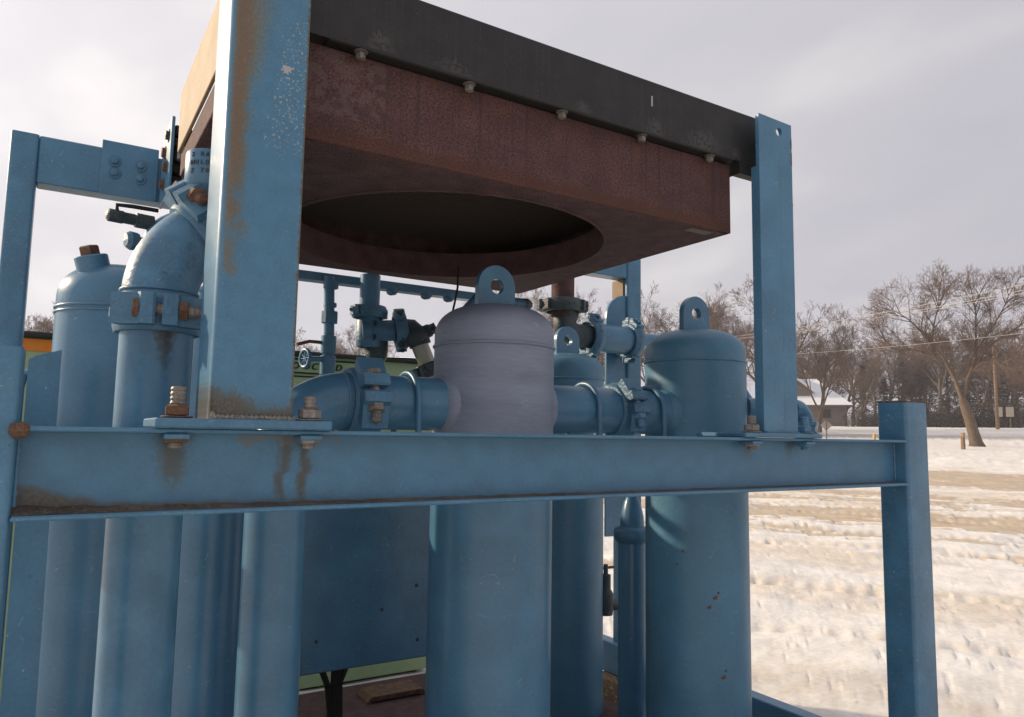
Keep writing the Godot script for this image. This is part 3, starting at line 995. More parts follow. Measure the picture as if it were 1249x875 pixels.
# ---------------------------------------------------------------- columns on the front beam
func columns() -> void:
	for k in 2:
		var x0 := 0.242 if k == 0 else 1.745
		var x1 := 0.392 if k == 0 else 1.896
		var top := 1.14 if k == 0 else 0.976
		var t := thing("cooler_column", "rust streaked blue steel column with flaking paint bolted onto the front beam" if k == 0 else "clean blue steel column with a round hole near its top", "steel column", V((x0 + x1) / 2, 0.0, -1.45), "columns carrying the cooler")
		var fm := MB.new()
		if k == 0:
			# bent plate: face, round bend and a leg going back on the left
			var q := PackedVector2Array()
			q.append(Vector2(x1, 0)); q.append(Vector2(x1, 0.010)); q.append(Vector2(x0 + 0.022, 0.010)); q.append(Vector2(x0 + 0.012, 0.020)); q.append(Vector2(x0 + 0.012, 0.150)); q.append(Vector2(x0, 0.150))
			for i in 9:
				var a := PI + PI / 2 * i / 8.0
				q.append(Vector2(x0 + 0.020 + cos(a) * 0.020, 0.020 + sin(a) * 0.020))
			fm.prism(q, V(0, 0.018, -1.43), Vector3.RIGHT, Vector3(0, 0, -1), Vector3(0, top - 0.018, 0))
			fm.planar(V(x0 - 0.0005, 0.018, -1.43), Vector3(x1 - x0 + 0.001, 0, 0), Vector3(0, top - 0.018, 0))
			part("bent_plate", fm, M.col_face, t, "blue face with a brown rust run and flaked paint")
		else:
			var o := PackedVector2Array()
			var hx := 1.838
			var hy := 0.938
			o.append(Vector2(hx - 0.0003, 0.014)); o.append(Vector2(x0, 0.014)); o.append(Vector2(x0, top)); o.append(Vector2(x1, top - 0.004)); o.append(Vector2(x1, 0.014)); o.append(Vector2(hx + 0.0003, 0.014))
			for i in 25:
				var a := -PI / 2 + 0.015 + (TAU - 0.03) * i / 24.0
				o.append(Vector2(hx + cos(a) * 0.014, hy + sin(a) * 0.014))
			fm.prism(o, V(0, 0, -1.43), Vector3.RIGHT, Vector3.UP, Vector3(0, 0, -0.012))
			part("face_plate", fm, M.blue, t)
			var lg := MB.new()
			lg.box(V(x0 + 0.002, 0.014, -1.464), V(x0 + 0.012, top - 0.16, -1.442), 0.002)
			part("back_leg", lg, M.blue, t)
			var sc := MB.new()
			for q in [[0.93, 0.035, 0.010], [0.885, 0.03, 0.007], [0.86, 0.018, 0.009], [0.72, 0.006, 0.004]]:
				var pl := PackedVector2Array()
				for i in 11:
					var f := i / 10.0
					pl.append(Vector2(x1 - q[2] * sin(PI * f) * (0.7 + 0.3 * sin(i * 2.7 + q[0] * 40)), q[0] - q[1] * f))
				pl.append(Vector2(x1 + 0.0004, q[0] - q[1])); pl.append(Vector2(x1 + 0.0004, q[0]))
				sc.prism(pl, V(0, 0, -1.4296), Vector3.RIGHT, Vector3.UP, Vector3(0, 0, -0.012))
			part("rust_scab", sc, M.rusty_bolt, t, "rust scabs down the right edge")
		# base plate and its bolts
		var px0 := 0.152 if k == 0 else 1.645
		var px1 := 0.464 if k == 0 else 1.985
		var th := 0.018 if k == 0 else 0.014
		var bp := MB.new()
		bp.box(V(px0, 0.0005, -1.60), V(px1, th, -1.402 if k == 0 else -1.41), 0.003)
		part("base_plate", bp, M.blue_worn, t)
		var wb := MB.new()
		var p := []
		var rr := []
		var nw := 46
		for i in nw:
			p.append(V(lerpf(x0 + 0.004, x1, float(i) / (nw - 1)), th + 0.002, -1.426 + 0.002 * sin(i * 1.9)))
			rr.append(0.0062 + 0.0022 * sin(i * 2.4) if k == 0 else 0.004)
		if k == 0:
			rr[0] = 0.013; rr[1] = 0.011
		wb.sweep(p, rr, 7)
		part("weld_bead", wb, M.weld if k == 0 else M.blue_worn, t)
		for q in ([[0.190, M.rusty_bolt, 1.0], [0.428, M.zinc, 0.85]] if k == 0 else [[1.700, M.zinc, 0.85], [1.935, M.blue_worn, 0.9]]):
			bolt(t, V(q[0], th, -1.437), Vector3.UP, 0.0125, 0.056 * q[2], 0.026, th + 0.009, q[1], M.zinc if q[1] != M.blue_worn else M.blue_worn, "anchor_bolt")
			var cw := MB.new()
			cw.box(V(q[0] - 0.021, -0.019, -1.462), V(q[0] + 0.021, -0.0095, -1.414), 0.002)
			part("bevel_washer", cw, M.blue_worn, t)

# ---------------------------------------------------------------- rear portal
func portal() -> void:
	var t := thing("rear_portal", "tall blue steel portal standing behind the cooler, its crossbeam spliced with four bolts", "steel frame", V(1.2, -1.187, -2.95))
	post(t, -0.178, -0.098, -2.90, -3.0, -1.187, 0.985, "post")
	post(t, 2.50, 2.595, -2.90, -3.02, -1.187, 0.985, "post")
	var b := MB.new()
	b.box(V(-0.097, 0.82, -2.985), V(2.499, 0.985, -2.905), 0.004)
	part("crossbeam", b, M.blue, t)
	var sp := MB.new()
	sp.box(V(0.088, 0.815, -2.9045), V(0.268, 1.01, -2.892), 0.002)
	var s := part("splice_plate", sp, M.blue, t)
	for q in [[0.129, 0.938], [0.211, 0.937], [0.131, 0.895], [0.212, 0.889]]:
		var x := aim(V(q[0], q[1], -2.8918), Vector3.BACK)
		inst("washer", washm, M.blue_worn, s, sized(x, 0.021, 0.004))
		inst("bolt", hexm, M.blue_worn, s, sized(x.translated_local(Vector3(0, 0.004, 0)), 0.0125, 0.011))
	# round topped stiffener plate on the right post
	var g := MB.new()
	var o := PackedVector2Array([Vector2(0.13, -0.5), Vector2(0.0, -0.5), Vector2(0.0, 0.60)])
	for i in 9:
		var a := PI - PI / 2 * i / 8.0
		o.append(Vector2(0.13 + cos(a) * 0.13, 0.60 + sin(a) * 0.13))
	g.prism(o, V(2.37, 0.0, -2.915), Vector3.RIGHT, Vector3.UP, Vector3(0, 0, -0.012))
	part("stiffener_plate", g, M.blue, t)
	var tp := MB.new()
	tp.box(V(2.492, 0.62, -3.018), V(2.4995, 0.819, -2.93), 0.001)  # tan sheet: sunlight on the post side put into colour
	part("painted_sun_face", tp, M.tan, t, "cream colour painted as sunlight on the side of the post")
	# angle rail under the cooler with clips
	var r0 := MB.new()
	r0.box(V(0.45, 0.605, -2.96), V(1.70, 0.64, -2.90), 0.003)
	var rl := part("pipe_rail", r0, M.blue, t)
	for xx in [1.20, 1.36, 1.47]:
		var c := MB.new()
		c.lathe(V(xx, 0.602, -2.915), Vector3(0.5, 0, 1), [Vector2(0, -0.022), Vector2(0.014, -0.022), Vector2(0.019, -0.01), Vector2(0.019, 0.012), Vector2(0.012, 0.022), Vector2(0, 0.022)], 10)
		part("pipe_clip", c, M.cast_blue, rl)

# ---------------------------------------------------------------- cooler
func cooler() -> void:
	var t := thing("air_cooler", "rusty box shaped fan cooler in a black frame above the vessels", "air cooler", V(1.05, 0.62, -2.12))
	var x0 := 0.38
	var x1 := 1.72
	var z0 := -1.52
	var z1 := -2.72
	var yb := 0.62
	var yt := 0.835
	var panels := [[V(x0, yb, z0 - 0.006), V(x1, yt, z0)], [V(x0, yb, z1), V(x1, yt, z1 + 0.006)], [V(x0, yb, z1 + 0.006), V(x0 + 0.006, yt, z0 - 0.006)], [V(x1 - 0.006, yb, z1 + 0.006), V(x1, yt, z0 - 0.006)]]
	for p in panels:
		var o := MB.new()
		o.box(p[0], p[1], 0.002)
		if p == panels[0]: o.planar(V(x0, yb, z0), Vector3(x1 - x0, 0, 0), Vector3(0, yt - yb, 0))
		part("shroud_panel", o, M.shroud if p == panels[0] else M.rust, t)
	# bottom plate with the round opening: fan of quads between the circle and the square
	var bp := MB.new()
	var cx := 1.05
	var cz := -2.12
	var R := 0.52
	var sg := 96
	for i in sg:
		var q := []
		for e in 2:
			var a := TAU * (i + e) / sg
			var d := Vector2(cos(a), sin(a))
			var lx := (x1 - 0.003 - cx) if d.x > 0 else (cx - x0 - 0.003)
			var lz := (z0 - 0.003 - cz) if d.y > 0 else (cz - z1 - 0.003)
			var m := minf(lx / maxf(absf(d.x), 1e-6), lz / maxf(absf(d.y), 1e-6))
			q.append([d * R, d * m])
		var A := V(cx + q[0][0].x, yb, cz + q[0][0].y)
		var B := V(cx + q[1][0].x, yb, cz + q[1][0].y)
		var C := V(cx + q[1][1].x, yb, cz + q[1][1].y)
		var D := V(cx + q[0][1].x, yb, cz + q[0][1].y)
		bp.quad(A, B, C, D, Vector3.DOWN)
		var up := Vector3(0, 0.004, 0)
		bp.quad(A + up, B + up, C + up, D + up, Vector3.UP)
	part("bottom_plate", bp, M.rust, t)
	var rg := MB.new()
	rg.lathe(V(cx, yb, cz), Vector3.UP, [Vector2(R + 0.004, 0.004), Vector2(R + 0.004, -0.004), Vector2(R - 0.006, -0.004), Vector2(R - 0.006, 0.09), Vector2(R - 0.002, 0.09), Vector2(R - 0.002, 0.004)], 96)
	part("fan_ring", rg, M.rust, t)
	# finned core above the opening
	var co := MB.new()
	co.box(V(x0 + 0.02, 0.80, z1 + 0.02), V(x1 - 0.02, 0.98, z0 - 0.02), 0.002)
	var cp := part("core", co, M.core, t)
	var fn := MB.new()
	for i in 60:
		var z := z1 + 0.03 + 1.14 * i / 60.0
		fn.box(V(x0 + 0.03, 0.785, z), V(x1 - 0.03, 0.7995, z + 0.006))
	var fp := part("core_fins", fn, M.core, cp)
	fp.set_meta("kind", "stuff")
	# black frame round the top
	var fx0 := 0.29
	var fx1 := 1.81
	var fz0 := -1.482
	var fz1 := -2.76
	for q in [["frame_rail", V(fx0, 0.838, fz0 - 0.010), V(fx1, 0.992, fz0)], ["frame_rail", V(fx0, 0.838, fz1), V(fx1, 0.992, fz1 + 0.010)], ["frame_rail", V(fx1 - 0.010, 0.838, fz1 + 0.010), V(fx1, 0.992, fz0 - 0.010)]]:
		var o := MB.new()
		o.box(q[1], q[2], 0.003)
		if q[2].z > fz0 + 0.0 - 0.001: o.planar(q[1], Vector3(fx1 - fx0, 0, 0), Vector3(0, 0.154, 0))
		part(q[0], o, M.rim if q[2].z > fz0 - 0.001 else M.black, t)
	var lip := MB.new()
	lip.box(V(fx0 + 0.16, 0.8375, fz0 - 0.07), V(fx1 - 0.1, 0.846, fz0 - 0.0105), 0.002)
	part("bottom_lip", lip, M.black, t)
	var le := MB.new()
	le.box(V(0.40, 0.834, -1.4845), V(1.70, 0.8405, -1.4815), 0.0008)
	part("lip_edge", le, M.black, t)
	for xx in [0.526, 0.798, 1.072, 1.345, 1.612]:
		var x := aim(V(xx, 0.8365, -1.502), Vector3.DOWN)
		var s := inst("bolt", hexm, M.zinc, t, sized(x.translated_local(Vector3(0, 0.003, 0)), 0.0115, 0.016))
		inst("washer", washm, M.zinc, s, sized(x, 0.0155, 0.003))
	# end bracket by the clean column
	var eb := MB.new()
	eb.prism(PackedVector2Array([Vector2(0, 0), Vector2(0.09, 0), Vector2(0.09, 0.14), Vector2(0.0, 0.14)]), V(1.722, 0.80, -1.515), Vector3.RIGHT, Vector3.UP, Vector3(0, 0, 0.03))
	part("end_bracket", eb, M.black, t)
	hexhead(t, V(1.80, 0.90, -1.484), Vector3.BACK, 0.011, M.zinc)
	# sunlit tan side of the frame
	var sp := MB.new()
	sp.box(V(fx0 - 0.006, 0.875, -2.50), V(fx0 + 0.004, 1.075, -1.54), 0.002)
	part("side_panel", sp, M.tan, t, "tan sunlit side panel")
	var ss := MB.new()
	ss.box(V(fx0 + 0.005, 0.80, -2.50), V(fx0 + 0.09, 0.874, -1.56), 0.002)
	part("side_sill", ss, M.rust, t)
	# worn scuffs on the black rail
	var sk := MB.new()
	sk.box(V(1.362, 0.918, -1.4818), V(1.368, 0.948, -1.4812))
	part("paint_scratch", sk, plain(Color(0.62, 0.62, 0.62), 0.7), t, "short white vertical scratch")
	var st := MB.new()
	st.box(V(1.575, 0.6185, -1.572), V(1.665, 0.6195, -1.54))
	part("sticker", st, plain(Color(0.42, 0.38, 0.35), 0.6), t, "small pale sticker under the corner")
	# vibration mount at the left rear, between crossbeam and cooler
	var mt := thing("cooler_mount", "dark bolted mount plate between the portal crossbeam and the cooler", "mount", V(0.28, 0.80, -2.76))
	var mp := MB.new()
	mp.box(V(0.278, 0.79, -2.885), V(0.288, 1.05, -2.64), 0.002)
	part("mount_plate", mp, M.blue_worn, mt)
	for q in [[1.0, -2.70, M.dark_iron], [0.965, -2.78, M.rusty_bolt], [0.895, -2.72, M.rusty_bolt], [0.85, -2.78, M.rusty_bolt]]:
		hexhead(mt, V(0.2775, q[0], q[1]), Vector3.LEFT, 0.017, q[2])
	var ru := MB.new()
	for i in 5:
		ru.box(V(0.2885, 0.815 + i * 0.045, -2.80), V(0.345, 0.85 + i * 0.045, -2.66), 0.006)
	part("rubber_pad", ru, M.rubber, mt)
	var bk := MB.new()
	bk.box(V(0.300, 0.90, -2.6595), V(0.335, 0.95, -2.63), 0.004)
	part("clamp_block", bk, M.zinc, mt)
	var hs := MB.new()
	hs.sweep([V(0.33, 0.90, -2.635), V(0.325, 0.85, -2.625), V(0.33, 0.80, -2.63)], 0.010, 8)
	part("hose", hs, M.dark_iron, mt)

# ---------------------------------------------------------------- vessels
func vessels() -> void:
	var v1 := vessel("grey primed pressure vessel with a blue lifting lug and a blue lower body", 1.115, -1.9, 0.179, 0.256, 0.385, M.primer, M.blue, true, -0.05)
	var v3 := vessel("dark teal pressure vessel with a stained seam beside the clean column", 1.952, -1.9, 0.177, 0.262, 0.385, M.teal, M.teal)
	var v2 := vessel("blue pressure vessel half hidden behind the grey primed vessel", 1.965, -2.7, 0.168, 0.245, 0.37, M.teal, M.blue)
	# chips on the teal vessel
	for q in [[-0.375, -0.30, 0.007], [-0.42, -0.40, 0.005], [-0.52, 0.30, 0.009], [-0.505, 0.36, 0.005], [-0.55, 0.18, 0.008], [-0.77, 0.45, 0.009], [-0.75, 0.50, 0.005]]:
		var a: float = deg_to_rad(134.0) + q[1]
		var d := Vector3(-sin(a) * 0.9, 0, cos(PI - a)).normalized()
		var c := MB.new()
		c.lathe(V(1.952, q[0], -1.9) + d * 0.1775, d, [Vector2(q[2], -0.003), Vector2(q[2] * 0.7, 0.0008), Vector2(0, 0.001)], 9, 0.0, 0.4)
		part("rust_spot", c, M.rusty_bolt, v3)
	# tall vessel at the left end, with a plugged port on its shoulder
	var t1 := vessel("tall blue pressure vessel with a plugged port on its shoulder", 0.165, -2.6, 0.178, 0.36, 0.505, M.blue, M.blue, false)
	weld_ring(t1, V(0.165, 0.345, -2.6), Vector3.UP, 0.1785, 0.004, M.blue)
	var d2 := Vector3(-0.28, 1.0, 0.1).normalized()
	var pt := MB.new()
	pt.lathe(V(0.085, 0.455, -2.53), d2, [Vector2(0.046, 0), Vector2(0.046, 0.06), Vector2(0.043, 0.063), Vector2(0, 0.063)], 28)
	var pp := part("port", pt, M.blue_worn, t1)
	var pg := MB.new()
	pg.lathe(V(0.085, 0.455, -2.53) + d2 * 0.0635, d2, [Vector2(0.026, 0), Vector2(0.026, 0.026), Vector2(0.022, 0.03), Vector2(0, 0.03)], 4)
	part("plug", pg, M.rusty_bolt, pp)
	# bracket plate holding that vessel to the frame
	var bk := thing("vessel_bracket", "dark blue bracket plate with a sloping top beside the vessel with the plugged port", "bracket", V(-0.02, -1.187, -2.3))
	var bp := MB.new()
	bp.prism(PackedVector2Array([Vector2(-0.060, -1.187), Vector2(0.020, -1.187), Vector2(0.012, 0.205), Vector2(-0.045, 0.186), Vector2(-0.060, 0.172)]), V(0, 0, -2.29), Vector3.RIGHT, Vector3.UP, Vector3(0, 0, -0.012))
	part("plate", bp, M.blue, bk)
	var br := MB.new()
	br.sweep([V(-0.078, -1.187, -2.33), V(-0.078, 0.10, -2.33), V(-0.070, 0.135, -2.33), V(-0.05, 0.14, -2.33)], 0.013, 12)
	part("edge_rod", br, M.blue, bk)
	# slim vessel hidden behind the rust streaked column
	vessel("slim dark blue vessel behind the rust streaked column", 0.395, -2.2, 0.088, 0.33, 0.41, M.blue, M.blue, false)

# ---------------------------------------------------------------- pipes
func pipework() -> void:
	var rb: Material = M.rusty_bolt
	# inlet riser with its elbow
	var t := thing("inlet_riser", "large blue riser pipe with bolted couplings and a cast elbow", "pipe", V(0.18, -1.3, -1.75), "blue pipes on the skid")
	var x := 0.182
	var z := -1.75
	var r := 0.073
	var rs := MB.new()
	for k in 48:
		var a0 := TAU * k / 48.0
		var a1 := TAU * (k + 1) / 48.0
		var d0 := Vector3(sin(a0), 0, cos(a0))
		var d1 := Vector3(sin(a1), 0, cos(a1))
		var lo := V(x, -1.3, z)
		var hi := V(x, 0.205, z)
		rs.tri(lo + d0 * r, lo + d1 * r, hi + d1 * r, d0, d1, d1)
		rs.tri(lo + d0 * r, hi + d1 * r, hi + d0 * r, d0, d1, d0)
		for e in 6:
			var vv := rs.v[k * 6 + e]
			var aa := a0 if (vv - V(x, vv.y - EY, z)).normalized().dot(d0) > 0.9999 else a1
			rs.t.append(Vector2(aa / TAU, (0.205 - (vv.y - EY)) / 1.505))
	part("riser_pipe", rs, M.riser, t, "pipe with a dark rusty run under its coupling")
	coupling(t, V(x, 0.243, z), Vector3.UP, Vector3(-0.10, 0, 1), r * 1.0, 0.040, M.cast_blue, rb, M.zinc)
	var R := 0.17
	var el := arc(V(x + R, 0.285, z), Vector3.LEFT, Vector3.UP, R, 0, 52, 14)
	pipe("cast_elbow", t, [V(x, 0.255, z)] + el, r * 1.03, M.cast_blue)
	weld_ring(t, V(x, 0.293, z), Vector3.UP, r * 1.03, 0.004, M.cast_blue, "elbow_lip")
	var e1: Vector3 = el[-1]
	var ed := Vector3(sin(deg_to_rad(52)), cos(deg_to_rad(52)), 0)
	coupling(t, e1 + ed * 0.035, ed, Vector3(-0.7, 0.75, 0.55), r * 1.02, 0.040, M.cast_blue, rb, rb)
	pipe("upper_pipe", t, [e1 + ed * 0.03, e1 + ed * 0.12, V(0.40, 0.49, -1.90), V(0.44, 0.49, -2.20), V(0.465, 0.49, -2.46), V(0.47, 0.51, -2.55), V(0.47, 0.56, -2.57), V(0.47, 0.622, -2.57)], r * 0.97, M.blue)  # hidden run behind the column is routed to shade the grey vessel
	pipe("added_shade_leg", t, [V(0.47, 0.34, -2.57), V(0.47, 0.44, -2.57), V(0.47, 0.54, -2.57)], r * 0.97, M.blue)  # unseen leg added to keep sun off the grey vessel
	# raised casting marks on the elbow
	var cm := MB.new()
	for q in [[20.0, 0.10], [28.0, 0.35], [33.0, 0.2], [12.0, -0.25], [14.0, 0.12], [40.0, -0.1]]:
		var a := deg_to_rad(q[0])
		var cc := V(x + R, 0.285, z) + Vector3(-cos(a), sin(a), 0) * R
		var dd: Vector3 = (Vector3(-cos(a), sin(a), 0) * (-0.2 - q[1]) + Vector3(0, 0, 1)).normalized()
		cm.lathe(cc + dd * r * 1.03, dd, [Vector2(0.010, -0.002), Vector2(0.009, 0.0014), Vector2(0.005, 0.0014), Vector2(0.004, -0.001)], 12)
	part("casting_mark", cm, M.cast_blue, t)
	# a second pipe arching behind the elbow, and the union above it
	var u := thing("hammer_union", "blue cast union with raised lettering on a bent neck", "pipe fitting", V(0.262, 0.40, -1.70))
	var um := MB.new()
	um.lathe(V(0.262, 0, -1.70), Vector3.UP, [Vector2(0.0, 0.500), Vector2(0.026, 0.500), Vector2(0.030, 0.512), Vector2(0.046, 0.526), Vector2(0.052, 0.540), Vector2(0.052, 0.596), Vector2(0.050, 0.602), Vector2(0.0, 0.602)], 36)
	part("union_body", um, M.blue, u)
	pipe("neck", u, [V(0.262, 0.505, -1.70), V(0.261, 0.47, -1.70), V(0.250, 0.435, -1.705), V(0.232, 0.40, -1.72)], 0.022, M.blue, 18)
	weld_ring(u, V(0.262, 0.508, -1.70), Vector3.UP, 0.027, 0.005, M.blue, "neck_collar")
	var fnt := SystemFont.new()
	fnt.font_names = PackedStringArray(["Droid Sans"])
	fnt.font_weight = 700
	var lines := ["2 RAL", "MULDO", "Z 700"]
	for li in 3:
		var s: String = lines[li]
		for ci in s.length():
			if s[ci] == " ": continue
			var tm := TextMesh.new()
			tm.text = s[ci]
			tm.font = fnt
			tm.font_size = 16
			tm.pixel_size = 0.0008
			tm.depth = 0.002
			var an := deg_to_rad(-52.0 + ci * 12.0)
			var d := Vector3(sin(an), 0, cos(an))
			inst("cast_letter", tm, M.dark_iron, u, Transform3D(Basis(Vector3(cos(an), 0, -sin(an)), Vector3.UP, d), V(0.262, 0.588 - li * 0.018, -1.70) + d * 0.0525))
	var ap := thing("bypass_pipe", "thin blue pipe arching behind the cast elbow with a lever valve", "pipe", V(0.22, 0.36, -2.25), "blue pipes on the skid")
	pipe("arched_pipe", ap, arc(V(0.30, 0.50, -2.25), Vector3.LEFT, Vector3.UP, 0.092, -40, 100, 14), 0.030, M.blue, 20)
	var vb := MB.new()
	vb.lathe(V(0.205, 0.572, -2.25), Vector3(-1, 0.02, 0.15), [Vector2(0, 0), Vector2(0.021, 0), Vector2(0.021, 0.045), Vector2(0.016, 0.047), Vector2(0.016, 0.075), Vector2(0.018, 0.078), Vector2(0.018, 0.112), Vector2(0.010, 0.118), Vector2(0, 0.118)], 12)
	var vp := part("valve_body", vb, M.dark_iron, ap)
	var lv := MB.new()
	lv.sweep([V(0.115, 0.578, -2.23), V(0.113, 0.604, -2.23), V(0.150, 0.606, -2.23), V(0.215, 0.608, -2.24)], 0.006, 8)
	part("lever", lv, M.rubber, vp)
	var kb := MB.new()
	kb.lathe(V(0.19, 0.505, -2.21), Vector3(-1, -0.05, 0.3), [Vector2(0, 0), Vector2(0.014, 0), Vector2(0.014, 0.02), Vector2(0.024, 0.026), Vector2(0.026, 0.045), Vector2(0.018, 0.056), Vector2(0, 0.058)], 8)
	part("drain_cap", kb, M.cast_blue, ap)
	# header: down pipe, elbow and the run through the two front vessels
	var h := thing("header_pipe", "blue header pipe linking the front vessels, strapped by U bolts", "pipe", V(0.49, -1.3, -1.9), "blue pipes on the skid")
	var hy := 0.080
	var hr := 0.0745
	var hz := -1.9
	pipe("down_pipe", h, [V(0.492, -1.3, hz), V(0.492, -0.5, hz), V(0.492, -0.09, hz)], hr, M.blue)
	pipe("elbow", h, [V(0.492, -0.10, hz)] + arc(V(0.662, hy - 0.17, hz), Vector3.LEFT, Vector3.UP, 0.17, 0, 90, 16) + [V(0.685, hy, hz)], hr, M.blue)
	weld_ring(h, V(0.648, hy, hz), Vector3.RIGHT, hr, 0.004, M.blue_worn, "pipe_lip")
	coupling(h, V(0.703, hy, hz), Vector3.RIGHT, Vector3(0, 0.28, 1), hr, 0.044, M.cast_blue, M.zinc, M.zinc)
	pipe("header_run", h, [V(0.70, hy, hz), V(0.85, hy, hz), V(0.955, hy, hz)], hr, M.blue)
	pipe("header_run", h, [V(1.275, hy, hz), V(1.4, hy, hz), V(1.60, hy, hz)], hr, M.blue)
	pipe("header_run", h, [V(1.60, hy, hz), V(1.7, hy, hz), V(1.795, hy, hz)], hr, M.teal)
	coupling(h, V(1.592, hy, hz), Vector3.RIGHT, Vector3(0, 0.25, 1), hr, 0.040, M.cast_blue, M.blue_worn, M.blue_worn)
	for q in [[0.952, M.primer, -1.0], [1.278, M.primer, 1.0], [1.790, M.teal, -1.0]]:
		var sd := MB.new()
		sd.lathe(V(q[0], hy, hz), Vector3(q[2], 0, 0), [Vector2(hr + 0.016, -0.05), Vector2(hr + 0.014, 0.005), Vector2(hr + 0.007, 0.016), Vector2(hr - 0.001, 0.022)], 36, 0.0, 0.01)
		part("nozzle_weld", sd, q[1], h)
	for xx in [0.835, 1.452, 1.722]:
		var p := [V(xx, -0.03, hz + hr + 0.009)]
		p += arc(V(xx, hy, hz), Vector3.BACK, Vector3.UP, hr + 0.009, 0, 180, 22)
		p.append(V(xx, -0.03, hz - hr - 0.009))
		pipe("u_bolt", h, p, 0.0085, M.blue_worn, 10)
	# reducer pipe beside the teal vessel
	var p2 := thing("drain_pipe", "narrow dark blue pipe with a screwed reducer beside the teal vessel", "pipe", V(2.005, -1.3, -2.3), "blue pipes on the skid")
	pipe("pipe", p2, [V(2.005, -1.3, -2.3), V(2.005, -0.8, -2.3), V(2.005, -0.40, -2.3)], 0.056, M.blue, 26)
	var cu := MB.new()
	cu.lathe(V(2.005, 0, -2.3), Vector3.UP, [Vector2(0.056, -0.425), Vector2(0.068, -0.415), Vector2(0.073, -0.40), Vector2(0.073, -0.378), Vector2(0.066, -0.366), Vector2(0.05, -0.36)], 28, 0.0, 0.02)
	part("collar", cu, M.cast_blue, p2)
	var nk := MB.new()
	nk.lathe(V(2.005, 0, -2.3), Vector3.UP, [Vector2(0.05, -0.37), Vector2(0.046, -0.32), Vector2(0.033, -0.265), Vector2(0.026, -0.25), Vector2(0.026, -0.10), Vector2(0, -0.10)], 24)
	part("reducer", nk, M.blue, p2)
	# black drain valve behind
	var dv := thing("drain_valve", "small black valve low behind the narrow pipe", "valve", V(2.15, -0.9, -2.6))
	var db := MB.new()
	db.lathe(V(2.115, -0.78, -2.6), Vector3.UP, [Vector2(0, 0), Vector2(0.03, 0), Vector2(0.034, 0.03), Vector2(0.034, 0.09), Vector2(0.022, 0.11), Vector2(0.022, 0.17), Vector2(0.010, 0.175), Vector2(0.010, 0.215), Vector2(0, 0.215)], 14)
	part("valve_body", db, M.dark_iron, dv)
	pipe("valve_pipe", dv, [V(2.115, -0.735, -2.6), V(2.20, -0.745, -2.6), V(2.24, -0.78, -2.6), V(2.24, -1.3, -2.6)], 0.026, M.dark_iron, 14)
	pipe("valve_stem", dv, [V(2.10, -0.58, -2.6), V(2.16, -0.58, -2.6)], 0.006, M.dark_iron, 8)
	# thin riser with hand wheel
	var a1 := thing("gauge_riser", "thin blue riser with tees and a small hand wheel valve", "pipe", V(0.93, -1.3, -2.9), "blue pipes on the skid")
	var gx := 0.918
	var gz := -2.87
	pipe("riser", a1, [V(gx, 0.19, gz), V(gx, 0.4, gz), V(gx - 0.008, 0.62, gz)], 0.021, M.blue, 16)
	for q in [[0.455, 0.033, 0.052], [0.505, 0.026, 0.02], [0.345, 0.030, 0.075], [0.26, 0.030, 0.085], [0.20, 0.034, 0.04], [0.585, 0.03, 0.03]]:
		var ft := MB.new()
		ft.lathe(V(gx, q[0] - q[2] * 0.5, gz), Vector3.UP, [Vector2(0.02, 0), Vector2(q[1], 0.003), Vector2(q[1], q[2] - 0.003), Vector2(0.02, q[2])], 16 if q[1] < 0.033 else 8)
		part("screwed_fitting", ft, M.blue_worn, a1)
	pipe("valve_arm", a1, [V(gx, 0.285, gz), V(gx - 0.05, 0.282, gz + 0.01), V(0.835, 0.280, gz + 0.02)], 0.013, M.blue, 12)
	var hw := MB.new()
	hw.sweep(arc(V(0.822, 0.28, gz + 0.02), Vector3(0.22, 0, 0.97), Vector3.UP, 0.036, 0, 360, 28), 0.008, 8, false)
	for k in 4:
		var an := PI * k / 4.0
		var dd := Vector3(0.22, 0, 0.97) * cos(an) + Vector3.UP * sin(an)
		hw.sweep([V(0.822, 0.28, gz + 0.02) - dd * 0.036, V(0.822, 0.28, gz + 0.02) + dd * 0.036], 0.004, 6, false)
	part("hand_wheel", hw, M.blue_worn, a1)
	pipe("gauge_tube", a1, [V(gx, 0.35, gz), V(0.875, 0.352, gz), V(0.84, 0.352, gz), V(0.79, 0.335, gz + 0.01)], 0.007, M.rusty_bolt, 10)
	pipe("cross_tube", a1, [V(gx, 0.20, gz), V(1.0, 0.20, gz + 0.01), V(1.10, 0.20, gz)], 0.022, M.blue_worn, 14)
	# control line with couplings and dark valve
	var b1 := thing("control_line", "blue pipe with a flat coupling leading into a dark bolted valve", "pipe", V(1.12, -1.3, -2.85), "blue pipes on the skid")
	var cx := 1.072
	var cz := -2.84
	pipe("upper_pipe", b1, [V(cx, 0.40, cz), V(cx, 0.55, cz), V(cx, 0.64, cz)], 0.041, M.blue, 22)
	coupling(b1, V(cx, 0.487, cz), Vector3.UP, Vector3(0.7, 0, -0.7), 0.058, 0.024, M.cast_blue, M.cast_blue, M.cast_blue)
	var tee := MB.new()
	tee.lathe(V(cx, 0, cz), Vector3.UP, [Vector2(0.03, 0.34), Vector2(0.046, 0.345), Vector2(0.050, 0.36), Vector2(0.050, 0.45), Vector2(0.04, 0.465)], 22)
	tee.lathe(V(cx - 0.03, 0.405, cz), Vector3(1, 0.1, 0.25), [Vector2(0, 0), Vector2(0.052, 0), Vector2(0.052, 0.035), Vector2(0.043, 0.04), Vector2(0.043, 0.13)], 22)
	part("tee", tee, M.cast_blue, b1)
	for k in 6:
		var an := TAU * k / 6.0
		hexhead(b1, V(cx + 0.004, 0.408, cz + 0.01) + Vector3(0, cos(an), 0.97 * sin(an)) * 0.056, Vector3(1, 0.1, 0.25), 0.010, M.dark_iron)
